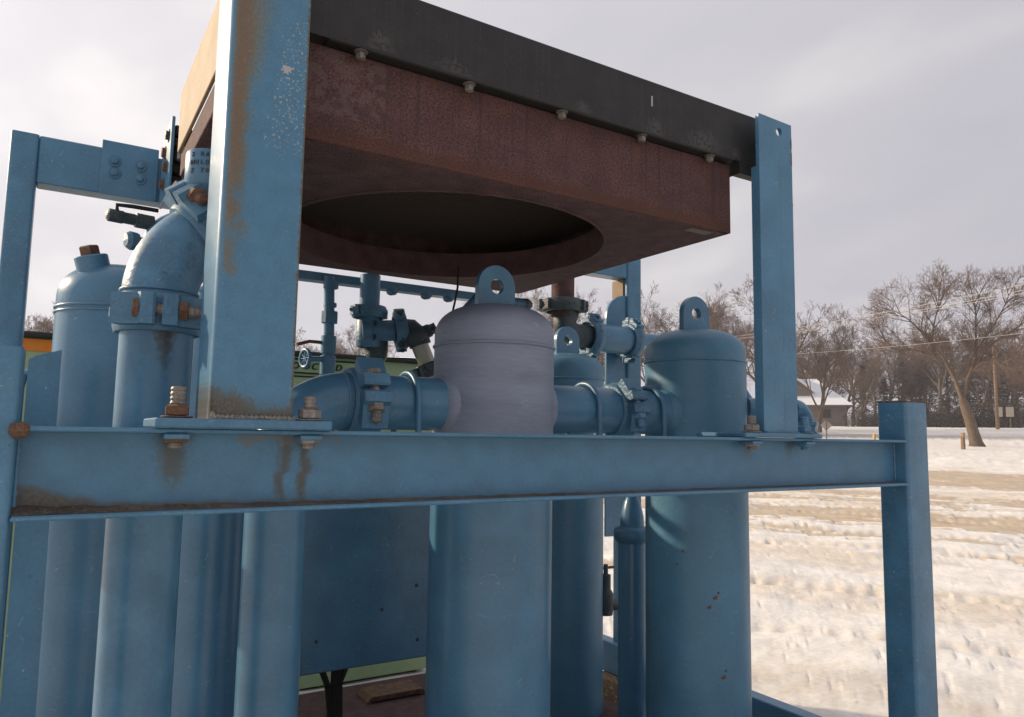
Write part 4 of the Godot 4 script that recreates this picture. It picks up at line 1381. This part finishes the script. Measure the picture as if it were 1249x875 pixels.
	pipe("lower_pipe", b1, [V(1.118, 0.34, cz - 0.02), V(1.118, 0.25, cz - 0.02), V(1.118, -0.35, cz - 0.02)], 0.030, M.blue, 18)
	var rd := MB.new()
	rd.lathe(V(1.118, 0, cz - 0.02), Vector3.UP, [Vector2(0.028, 0.28), Vector2(0.042, 0.30), Vector2(0.046, 0.33), Vector2(0.046, 0.385), Vector2(0.02, 0.39)], 18)
	rd.lathe(V(1.118, 0, cz - 0.02), Vector3.UP, [Vector2(0.028, 0.19), Vector2(0.044, 0.195), Vector2(0.044, 0.225), Vector2(0.038, 0.235), Vector2(0.038, 0.26), Vector2(0.028, 0.265)], 10)
	part("reducing_bush", rd, M.dark_iron, b1)
	coupling(b1, V(1.195, 0.420, cz + 0.035), Vector3(1, 0.15, 0.25), Vector3(0, 1, 0.3), 0.056, 0.024, M.cast_blue, M.dark_iron, M.dark_iron)
	pipe("bend", b1, [V(1.17, 0.415, cz + 0.025), V(1.205, 0.424, cz + 0.04), V(1.235, 0.424, cz + 0.05), V(1.260, 0.402, cz + 0.06), V(1.275, 0.36, cz + 0.065)], 0.046, M.dark_iron, 20)
	coupling(b1, V(1.258, 0.398, cz + 0.06), Vector3(0.45, -0.9, 0.1), Vector3(1, 0.4, 0.4), 0.054, 0.027, M.dark_iron, M.dark_iron, M.dark_iron)
	pipe("bright_pipe", b1, [V(1.266, 0.375, cz + 0.062), V(1.298, 0.30, cz + 0.07), V(1.322, 0.24, cz + 0.075), V(1.37, 0.02, cz + 0.08)], 0.036, M.steel, 20)
	coupling(b1, V(1.314, 0.258, cz + 0.075), Vector3(0.35, -0.9, 0.1), Vector3(-1, -0.2, 0.5), 0.044, 0.028, M.dark_iron, M.dark_iron, M.dark_iron)
	# back line on the right: coupling, elbow and run towards the post
	var c1 := thing("back_line", "blue grooved pipe behind the hidden vessel with three couplings", "pipe", V(2.02, 0.30, -2.8), "blue pipes on the skid")
	var rz := -2.82
	var f := 0.94
	pipe("upper_pipe", c1, [V(2.027, 0.56, rz), V(2.027, 0.70, rz), V(2.027, 0.82, rz)], 0.055, M.rust, 22)
	coupling(c1, V(2.027, 0.612, rz), Vector3.UP, Vector3(1, 0, 0.4), 0.078, 0.030, M.dark_iron, M.dark_iron, M.dark_iron)
	pipe("elbow", c1, [V(2.027, 0.60, rz)] + arc(V(2.127, 0.545 - 0.0, rz), Vector3.LEFT, Vector3.DOWN, 0.066, 0, 0, 1) + [V(2.030, 0.545, rz), V(2.042, 0.51, rz), V(2.07, 0.487, rz), V(2.11, 0.478, rz), V(2.20, 0.478, rz)], 0.056, M.dark_iron, 24)
	coupling(c1, V(2.195, 0.478, rz), Vector3.RIGHT, Vector3(0, 1, 0.15), 0.074, 0.028, M.cast_blue, M.cast_blue, M.cast_blue)
	pipe("run", c1, [V(2.19, 0.478, rz), V(2.30, 0.478, rz), V(2.44, 0.478, rz)], 0.070, M.blue, 30)
	coupling(c1, V(2.445, 0.478, rz), Vector3.RIGHT, Vector3(0, 1, 0.2), 0.074, 0.030, M.cast_blue, M.cast_blue, M.cast_blue)
	pipe("far_run", c1, [V(2.44, 0.485, rz), V(2.52, 0.49, rz), V(2.80, 0.50, rz), V(2.86, 0.47, rz), V(2.87, 0.38, rz), V(2.87, -1.3, rz)], 0.034, M.blue, 18)
	# small stub ending behind the grey vessel
	var sb := thing("pipe_stub", "short blue pipe stub with a dark end above the grey vessel", "pipe", V(1.5, 0.3, -2.4), "blue pipes on the skid")
	pipe("stub_pipe", sb, [V(1.30, 0.10, -2.42), V(1.30, 0.47, -2.42), V(1.33, 0.506, -2.41), V(1.42, 0.508, -2.4), V(1.545, 0.508, -2.4)], 0.022, M.blue, 16)
	var se := MB.new()
	se.lathe(V(1.545, 0.508, -2.4), Vector3.RIGHT, [Vector2(0.024, -0.01), Vector2(0.024, 0.008), Vector2(0.014, 0.026), Vector2(0, 0.028)], 12)
	part("end_plug", se, M.dark_iron, sb)
	# pipe seen past the clean column on its right
	var e2 := thing("side_outlet", "small blue outlet elbow and flange just past the clean column", "pipe", V(2.24, -0.2, -1.85), "blue pipes on the skid")
	pipe("outlet_elbow", e2, arc(V(2.255, 0.045, -1.72), Vector3.UP, Vector3.RIGHT, 0.062, -10, 80, 10) + [V(2.318, -0.02, -1.72), V(2.318, -0.10, -1.72)], 0.034, M.blue, 18)
	var fl := MB.new()
	fl.lathe(V(2.318, 0, -1.72), Vector3.UP, [Vector2(0.03, 0.0), Vector2(0.050, 0.002), Vector2(0.050, 0.022), Vector2(0.042, 0.026), Vector2(0.042, 0.042), Vector2(0.048, 0.046), Vector2(0.048, 0.06), Vector2(0.03, 0.064)], 8)
	part("flange", fl, M.blue_worn, e2)
	pipe("outlet_pipe", e2, [V(2.11, 0.107, -1.80), V(2.18, 0.107, -1.76), V(2.246, 0.106, -1.72)], 0.034, M.blue, 18)
	pipe("vent_tube", e2, [V(2.10, 0.22, -1.95), V(2.20, 0.20, -1.93), V(2.235, 0.12, -1.90)], 0.026, M.blue, 14)
	var wr := thing("hanging_wire", "thin black wire hanging from the cooler beside the grey vessel", "wire", V(1.23, 0.3, -2.4))
	pipe("wire", wr, [V(1.247, 0.62, -2.4), V(1.246, 0.54, -2.4), V(1.235, 0.48, -2.4), V(1.222, 0.42, -2.4), V(1.22, 0.12, -2.4)], 0.004, M.rubber, 6)
	# blue cabinet behind the front vessels, on two legs
	var cb := thing("blue_cabinet", "plain dark blue steel cabinet behind the front vessels", "cabinet", V(0.85, -1.3, -2.58))
	var cbm := MB.new()
	cbm.box(V(0.455, -0.805, -2.70), V(1.46, -0.03, -2.50), 0.005)
	part("body", cbm, M.blue, cb)
	for xx in [0.50, 1.40]:
		var lg := MB.new()
		lg.box(V(xx, -1.3, -2.68), V(xx + 0.05, -0.806, -2.63), 0.003)
		part("leg", lg, M.blue, cb)
	for q in [[0.80, -0.70], [1.03, -0.62], [1.17, -0.74], [1.16, -0.55]]:
		hexhead(cb, V(q[0], q[1], -2.4995), Vector3.BACK, 0.005, M.dark_iron, "screw")
	for k in 4:
		var w0 := thing("hanging_cable", "black cable hanging from the bottom of the blue cabinet", "cable", V(0.92, -1.3, -2.6), "cables under the blue cabinet")
		var xs: float = [0.845, 0.90, 0.925, 0.955][k]
		pipe("cable", w0, [V(xs, -0.80, -2.6), V(lerpf(xs, 0.90, 0.6), -0.88, -2.6), V(0.89 + k * 0.012, -0.97, -2.6), V(0.89 + k * 0.012, -1.15, -2.6), V(0.90 + k * 0.02, -1.30, -2.6)], 0.011, M.rubber, 8)

# ---------------------------------------------------------------- neighbouring unit
func G(x: float, y: float, z: float) -> Vector3:
	return V(x * 1.0857, y * 1.0857, z * 1.0857)
func green_unit() -> void:
	var t := thing("green_enclosure", "sage green machine enclosure with an orange stripe behind the skid", "machine enclosure", G(0.67, -1.3, -3.8))
	var b := MB.new()
	b.box(G(-0.35, -1.185, -3.9), G(1.70, 0.355, -3.5), 0.006)
	part("body", b, M.green, t)
	var rf := MB.new()
	rf.box(G(-0.38, 0.3555, -3.93), G(1.73, 0.378, -3.47), 0.006)
	part("roof_trim", rf, M.deep_green, t)
	var og := MB.new()
	og.box(G(-0.34, 0.302, -3.4995), G(0.30, 0.350, -3.494), 0.001)
	part("orange_stripe", og, M.orange, t)
	for q in [[0.312, 0.321], [0.247, 0.255], [0.231, 0.238]]:
		var l := MB.new()
		l.box(G(0.42, q[0] + 0.02, -3.4995), G(1.30, q[1] + 0.02, -3.496), 0.0008)
		part("dark_stripe", l, M.deep_green, t)
	var sk := MB.new()
	sk.box(G(-0.30, -1.32, -3.86), G(1.65, -1.186, -3.53), 0.006)
	part("base", sk, M.rust, t)
	var fnt := SystemFont.new()
	fnt.font_names = PackedStringArray(["Droid Sans"])
	fnt.font_weight = 700
	fnt.font_italic = true
	var gl := [["C", 0.925], ["O", 0.976], ["O", 1.026], ["C", 1.066], ["L", 1.106], ["E", 1.145], ["D", 1.186]]
	for g in gl:
		var tm := TextMesh.new()
		tm.text = g[0]
		tm.font = fnt
		tm.font_size = 16
		tm.pixel_size = 0.0028
		tm.depth = 0.004
		inst("painted_letter", tm, M.deep_green, t, Transform3D(Basis(Vector3(1.35, 0, 0), Vector3(0.22, 1, 0), Vector3(0, 0, 1)), G(g[1] - 0.008, 0.304, -3.4975)))
	var rb := thing("rusty_bracket", "rusty steel channel bracket lying under the blue cabinet", "bracket", V(1.4, -1.3, -3.2))
	var p := MB.new()
	p.prism(PackedVector2Array([Vector2(0, -0.17), Vector2(0, 0.0), Vector2(0.02, 0.02), Vector2(0.26, 0.02), Vector2(0.29, -0.01), Vector2(0.29, -0.17), Vector2(0.27, -0.17), Vector2(0.27, -0.02), Vector2(0.25, 0.0), Vector2(0.03, 0.0), Vector2(0.02, -0.01), Vector2(0.02, -0.17)]), V(1.245, -1.17, -3.15), Vector3.RIGHT, Vector3.UP, Vector3(0, 0, -0.14))
	part("channel", p, M.rusty_bolt, rb)
	var bw := MB.new()
	bw.box(V(1.268, -1.32, -3.28), V(1.51, -1.2, -3.26), 0.002)
	part("back_web", bw, M.rust, rb)

# ---------------------------------------------------------------- far things
func backdrop() -> void:
	# trees: a few kinds, copied along the field edge
	var o1 := {"wob": 0.16, "up": 0.05, "kids": [8, 6, 6, 5, 4], "low": 0.28, "ratio": 0.62, "thin": 0.007}
	var o2 := {"wob": 0.20, "up": 0.08, "kids": [9, 6, 5, 5, 4], "low": 0.2, "ratio": 0.58, "thin": 0.008}
	var o3 := {"wob": 0.13, "up": 0.12, "kids": [10, 6, 5, 5, 3], "low": 0.15, "ratio": 0.54, "thin": 0.008}
	var kinds := [bare_tree(101, 12.0, o1), bare_tree(102, 12.0, o2), bare_tree(103, 12.0, o3), bare_tree(104, 12.0, o1)]
	var con := [conifer(201, 9.0, 2.3), conifer(202, 8.0, 2.8)]
	var spots := []
	rng.seed = 55
	for az in [-7.0, -4.6, -2.6, -0.4, 2.0]: spots.append([az, rng.randf_range(60, 75), 9.6, 0])
	for az in [13.5, 16.2, 18.4, 20.6, 23.0, 25.2, 28.0]: spots.append([az, rng.randf_range(55, 72), rng.randf_range(8.0, 10.5), 0])
	for az in [32.5, 35.0, 37.4, 39.6, 41.6, 43.4, 45.4, 47.4, 49.2, 51.4]: spots.append([az, rng.randf_range(68, 88), rng.randf_range(13.0, 17.5), 1])
	for i in 26: spots.append([52.5 + i * 0.68, rng.randf_range(104, 126), rng.randf_range(11.0, 16.0), 2])
	var groups := ["bare trees beyond the green enclosure", "bare trees beyond the teal vessel", "bare trees of the far wood"]
	var labels := [" leafless tree rising beyond the green enclosure", " leafless tree beyond the teal vessel and cooler", " leafless tree in the wood behind the snowy field"]
	var i0 := 0
	for s in spots:
		var p := at_az(s[0], s[1])
		var look: String = ["broad crowned", "dense twiggy", "narrow upright", "wide forked"][i0 % 4] + (" pale" if i0 % 3 == 0 else " brown")
		var t := thing("bare_tree", look + labels[s[3]], "tree", p, groups[s[3]])
		var k: Array = kinds[i0 % 4]
		var sc: float = s[2] / 12.0
		var xf := Transform3D(Basis(Vector3.UP, rng.randf() * TAU).scaled(Vector3(sc, sc, sc)), p)
		inst("trunk", k[0], M.bark, t, xf)
		inst("crown", k[1], M.twig if i0 % 3 else M.twig_pale, t, xf)
		i0 += 1
	# the house tree and the big leaning tree at the field edge
	var ht := bare_tree(107, 12.0, {"wob": 0.15, "up": 0.10, "kids": [7, 6, 5, 5, 3], "low": 0.16, "ratio": 0.64, "thin": 0.009})
	var hp := at_az(54.4, 74.0)
	var th := thing("bare_tree", "leafless forked tree standing in front of the house", "tree", hp)
	var hx := Transform3D(Basis(Vector3.UP, 1.2).scaled(Vector3(0.9, 1.0, 0.9)), hp)
	inst("trunk", ht[0], M.bark, th, hx)
	inst("crown", ht[1], M.twig, th, hx)
	leaning_tree()
	# conifers and shrubs under the wood
	var cs := [[57.3, 112, 0.95], [58.6, 108, 0.8], [59.8, 118, 1.25], [61.0, 112, 1.15], [62.4, 120, 1.45], [63.6, 112, 1.2], [64.8, 116, 1.3], [66.2, 112, 1.1], [67.4, 118, 1.2], [60.3, 106, 0.7], [65.5, 107, 0.75]]
	for i in cs.size():
		var p := at_az(cs[i][0], cs[i][1])
		var t := thing("conifer_tree", ("dark green" if i % 3 else "brownish") + (" narrow" if i % 2 == 0 else " wide") + " conifer standing in the wood behind the snowy field", "tree", p, "conifers of the far wood")
		var xf := Transform3D(Basis(Vector3.UP, i * 1.3).scaled(Vector3.ONE * cs[i][2]), p)
		inst("trunk", con[i % 2][0], M.bark, t, xf)
		inst("crown", con[i % 2][1], M.needles if i % 3 else M.needles_brown, t, xf)
	var sh := [shrub(301, 3.2, 2.6, 5200), shrub(302, 2.6, 3.0, 5200)]
	var ss := [[56.9, 97.0, 0.75, 1], [57.9, 99.0, 0.7, 1]]
	for i in 13: ss.append([58.8 + i * 0.75, 101.0 + 3.0 * sin(i * 2.3), 0.95 + 0.25 * sin(i * 1.9), 0])
	for i in ss.size():
		var p := at_az(ss[i][0], ss[i][1])
		var t := thing("shrub", "low dark evergreen shrub beside the house" if ss[i][3] == 1 else ("dark green" if i % 2 else "brownish") + " dense shrub at the foot of the far wood", "shrub", p, "shrubs beside the house" if ss[i][3] == 1 else "shrubs along the far wood")
		var xf := Transform3D(Basis(Vector3.UP, i * 0.9).scaled(Vector3.ONE * ss[i][2]), p)
		inst("stem", sh[i % 2][0], M.bark, t, xf)
		inst("foliage", sh[i % 2][1], M.needles if i % 2 else M.needles_brown, t, xf)
	house()
	# roadside sign, posts
	var sp := at_az(54.85, 60.0)
	var s := thing("road_sign", "diamond road sign seen from its grey back by the house", "sign", sp)
	var side := Vector3(cos(deg_to_rad(54.85)), 0, sin(deg_to_rad(54.85)))
	var fw := Vector3(sin(deg_to_rad(54.85)), 0, -cos(deg_to_rad(54.85)))
	var dm := MB.new()
	dm.prism(PackedVector2Array([Vector2(0, -0.42), Vector2(0.42, 0), Vector2(0, 0.42), Vector2(-0.42, 0)]), sp + Vector3(0, 1.05, 0) + fw * 0.04, side, Vector3.UP, fw * 0.02)
	part("panel", dm, M.sign_back, s)
	var pm := MB.new()
	pm.sweep([sp + Vector3(0, -0.3, 0), sp + Vector3(0, 1.45, 0)], 0.04, 8)
	part("pole", pm, M.bark, s)
	var q := at_az(57.9, 58.0)
	var yp := thing("marker_post", "short yellow marker post standing in the snow", "post", q)
	var ym := MB.new()
	ym.lathe(q, Vector3.UP, [Vector2(0.10, -0.2), Vector2(0.10, 0.5), Vector2(0.07, 0.58), Vector2(0, 0.6)], 10)
	part("post", ym, M.yellow, yp)
	var wq := at_az(63.15, 50.0)
	var wp := thing("wooden_post", "short weathered wooden post near the leaning tree", "post", wq)
	var wm := MB.new()
	wm.box(wq + Vector3(-0.09, -0.3, -0.09), wq + Vector3(0.09, 0.72, 0.09), 0.02)
	part("post", wm, M.timber, wp)
	var wc := MB.new()
	wc.box(wq + Vector3(-0.09, 0.7205, -0.09), wq + Vector3(0.09, 0.95, 0.09), 0.02)
	part("top_band", wc, plain(Color(0.62, 0.52, 0.40), 0.8), wp)
	for k in 2:
		var az: float = [65.2, 65.8][k]
		var fq := at_az(az, 96.0)
		var fs := thing("field_sign", "small grey rectangular sign on a pole before the far wood", "sign", fq, "grey signs before the wood")
		var fm := MB.new()
		fm.sweep([fq + Vector3(0, -0.3, 0), fq + Vector3(0, 2.2, 0)], 0.05, 8)
		part("pole", fm, M.bark, fs)
		var fb := MB.new()
		fb.box(Vector3(-0.35, 1.2, -0.03), Vector3(0.35, 2.25, 0.03), 0.01, Transform3D(Basis(Vector3.UP, deg_to_rad(-az)), fq - Vector3(sin(deg_to_rad(az)), 0, -cos(deg_to_rad(az))) * 0.09))
		part("panel", fb, M.sign_back, fs)
	# power line: two poles out of the open view, one in the wood
	var poles := [at_az(75.0, 40.0), at_az(45.5, 82.0)]
	var pk := ["bare wooden utility pole carrying wires at the road", "bare wooden utility pole carrying wires behind the teal vessel"]
	for i in 2:
		var u := thing("utility_pole", pk[i], "utility pole", poles[i], "utility poles")
		var um := MB.new()
		um.sweep([poles[i] + Vector3(0, -0.5, 0), poles[i] + Vector3(0, 10.0, 0)], [0.16, 0.11], 12)
		part("pole", um, M.timber, u)
		var xm := MB.new()
		var wd: Vector3 = (poles[1] - poles[0]).normalized().cross(Vector3.UP)
		xm.sweep([poles[i] + Vector3(0, 8.55 if i == 0 else 9.5, 0) - wd * 1.1, poles[i] + Vector3(0, 8.55 if i == 0 else 9.5, 0) + wd * 1.1], 0.06, 6)
		part("crossarm", xm, M.timber, u)
	var up := at_az(65.1, 92.0)
	var u3 := thing("utility_pole", "sunlit wooden utility pole in front of the far wood", "utility pole", up, "utility poles")
	var u3m := MB.new()
	u3m.sweep([up + Vector3(0, -0.5, 0), up + Vector3(0, 9.0, 0)], [0.17, 0.13], 12)
	part("pole", u3m, M.timber, u3)
	var hts := [[8.62, 9.56, -1.0], [8.55, 9.50, 0.0], [8.62, 9.56, 1.0], [6.25, 8.0, 0.2]]
	var wdir: Vector3 = (poles[1] - poles[0]).normalized().cross(Vector3.UP)
	for k in 4:
		var a: Vector3 = poles[0] + Vector3(0, hts[k][0], 0) + wdir * hts[k][2]
		var b: Vector3 = poles[1] + Vector3(0, hts[k][1], 0) + wdir * hts[k][2]
		var pth := []
		for i in 41:
			var fr := i / 40.0
			pth.append(a.lerp(b, fr) - Vector3(0, 4.0 * 0.55 * fr * (1.0 - fr), 0))
		var w := thing("power_wire", "thin pale overhead wire crossing the sky above the wood" if k < 3 else "lowest overhead wire crossing in front of the wood", "wire", a, "overhead wires")
		pipe("wire", w, pth, 0.013 if k < 3 else 0.009, M.wire, 6)

func leaning_tree() -> void:
	rng.seed = 410
	tr_trunk = MB.new()
	tr_twig = MB.new()
	var b := at_az(63.85, 55.0)
	var az := deg_to_rad(63.85)
	var rt := Vector3(cos(az), 0, sin(az))
	var fw := Vector3(sin(az), 0, -cos(az))
	var W := func(x: float, y: float, d: float) -> Vector3: return b + rt * x + Vector3(0, y, 0) + fw * d
	# trunk flares at the foot, leans left, then forks
	tr_trunk.sweep([W.call(0.10, -0.3, 0), W.call(0.02, 0.25, 0), W.call(-0.10, 0.9, 0), W.call(-0.27, 1.7, 0), W.call(-0.50, 2.6, 0), W.call(-0.62, 3.0, 0)], [0.58, 0.38, 0.32, 0.30, 0.27, 0.21], 14, false)
	var op := {"wob": 0.17, "up": 0.05, "kids": [0, 6, 6, 5, 4], "low": 0.2, "ratio": 0.70, "thin": 0.0065}
	var arms := [
		[[-0.60, 2.9, 0.0], [-0.95, 4.2, 0.3], [-1.6, 5.8, 0.4], [-2.4, 7.1, 0.2], [-3.4, 8.3, -0.3], [-4.3, 9.0, -0.6]],
		[[-0.58, 2.9, 0.1], [-0.3, 4.2, 0.4], [0.25, 5.6, 0.6], [0.30, 7.2, 0.8], [0.35, 8.6, 0.7], [0.2, 9.9, 0.9]],
		[[0.25, 5.4, 0.6], [1.2, 6.6, 0.2], [2.3, 7.3, -0.2], [3.5, 8.2, -0.5], [4.6, 8.9, -0.8]],
		[[0.30, 6.2, 0.7], [1.3, 7.8, 1.2], [1.9, 9.0, 1.5], [2.3, 10.0, 1.8]],
		[[-1.9, 5.7, 0.4], [-3.1, 6.4, 0.8], [-4.2, 6.7, 1.0], [-5.0, 7.0, 1.1]],
		[[-2.2, 6.3, 0.3], [-2.0, 7.9, 0.0], [-1.7, 9.0, -0.4], [-1.6, 9.9, -0.6]],
		[[-0.1, 4.7, 0.5], [0.6, 5.3, 0.1], [1.6, 5.2, -0.3], [2.6, 5.6, -0.6]],
	]
	var rad0 := [0.15, 0.12, 0.07, 0.06, 0.06, 0.06, 0.05]
	for j in arms.size():
		var A: Array = arms[j]
		var p := []
		var rr := []
		for i in A.size():
			p.append(W.call(A[i][0], A[i][1], A[i][2]))
			rr.append(lerpf(rad0[j], 0.02, float(i) / (A.size() - 1)))
		tr_trunk.sweep(p, rr, 8, false)
		for i in range(1, A.size()):
			for k in 4:
				var f := rng.randf()
				var q: Vector3 = p[i - 1].lerp(p[i], f)
				if i == 1 and f < 0.6 and j < 2: continue
				var ld: Vector3 = (p[i] - p[i - 1]).normalized()
				var sd := ld.cross(Vector3(rng.randf_range(-1, 1), rng.randf_range(-1, 1), rng.randf_range(-1, 1))).normalized()
				var d := (ld * 0.8 + sd * 0.75 + Vector3.UP * 0.25).normalized()
				limb(q, d, rng.randf_range(1.1, 2.0), 0.035, 0.012, 2, 5, op)
		limb(p[-1], (p[-1] - p[-2]).normalized(), 1.3, 0.03, 0.012, 2, 5, op)
	var t := thing("leaning_tree", "large leafless tree with a thick leaning forked trunk at the field edge", "tree", b)
	part("trunk", tr_trunk, M.bark, t)
	part("crown", tr_twig, M.twig_pale, t)

func house() -> void:
	var az := 53.6
	var b := at_az(az, 100.0)
	var t := thing("house", "grey sided house with a snow covered hipped roof at the field edge", "house", b)
	var X := Transform3D(Basis(Vector3.UP, deg_to_rad(-az)), b)   # +x to the right, -z away
	var w := MB.new()
	w.box(Vector3(-6.0, -0.6, -8.0), Vector3(4.6, 2.45, 0), 0.02, X)
	part("wall", w, M.siding, t)
	var e := MB.new()
	e.box(Vector3(-6.6, 2.451, -8.6), Vector3(5.2, 2.62, 0.6), 0.02, X)
	part("eave_board", e, M.siding, t)
	var r := MB.new()
	var A := X * Vector3(-6.65, 2.625, 0.65)
	var B := X * Vector3(5.25, 2.625, 0.65)
	var C := X * Vector3(5.25, 2.625, -8.65)
	var D := X * Vector3(-6.65, 2.625, -8.65)
	var E := X * Vector3(-3.2, 6.2, -4.0)
	var F := X * Vector3(1.2, 6.2, -4.0)
	r.quad(A, B, F, E, X.basis * Vector3(0, 0.75, 0.6))
	r.quad(C, D, E, F, X.basis * Vector3(0, 0.75, -0.6))
	r.tri(B, C, F, X.basis * Vector3(0.6, 0.75, 0), X.basis * Vector3(0.6, 0.75, 0), X.basis * Vector3(0.6, 0.75, 0))
	r.tri(D, A, E, X.basis * Vector3(-0.6, 0.75, 0), X.basis * Vector3(-0.6, 0.75, 0), X.basis * Vector3(-0.6, 0.75, 0))
	r.quad(A, B, C, D, Vector3.DOWN)
	part("roof", r, M.clean_snow, t, "snow covered roof")
	# gabled upper storey at the front
	var g := MB.new()
	g.prism(PackedVector2Array([Vector2(-4.4, 2.63), Vector2(0.4, 2.63), Vector2(0.4, 4.6), Vector2(-2.0, 6.55), Vector2(-4.4, 4.6)]), X * Vector3(0, 0, -0.9), X.basis.x, X.basis.y, -X.basis.z * 4.0)
	part("gable", g, M.siding, t)
	for s in [-1.0, 1.0]:
		var gr := MB.new()
		var cx := -2.0
		var p0 := X * Vector3(cx, 6.85, -0.5)
		var p1 := X * Vector3(cx + s * 2.9, 4.5, -0.5)
		var dn := -X.basis.z * 4.6
		var nn := (X.basis * Vector3(s * 0.6, 0.75, 0)).normalized()
		gr.quad(p0, p1, p1 + dn, p0 + dn, nn)
		gr.quad(p0 - Vector3(0, 0.22, 0), p1 - Vector3(0, 0.22, 0), p1 + dn - Vector3(0, 0.22, 0), p0 + dn - Vector3(0, 0.22, 0), -nn)
		gr.quad(p0, p1, p1 - Vector3(0, 0.22, 0), p0 - Vector3(0, 0.22, 0), X.basis.z)
		part("gable_roof", gr, M.clean_snow, t)
	for q in [[1.7, 1.0, 2.75, 2.1, 0.0], [-3.6, 0.9, -2.4, 2.1, 0.0], [-2.6, 4.0, -1.5, 5.1, -0.9]]:
		var wf := MB.new()
		wf.box(Vector3(q[0] - 0.1, q[1] - 0.1, q[4] + 0.003), Vector3(q[2] + 0.1, q[3] + 0.1, q[4] + 0.05), 0.01, X)
		var fr := part("window", wf, M.siding, t)
		var wp := MB.new()
		wp.box(Vector3(q[0], q[1], q[4] + 0.051), Vector3(q[2], q[3], q[4] + 0.07), 0.0, X)
		part("pane", wp, M.window, fr)
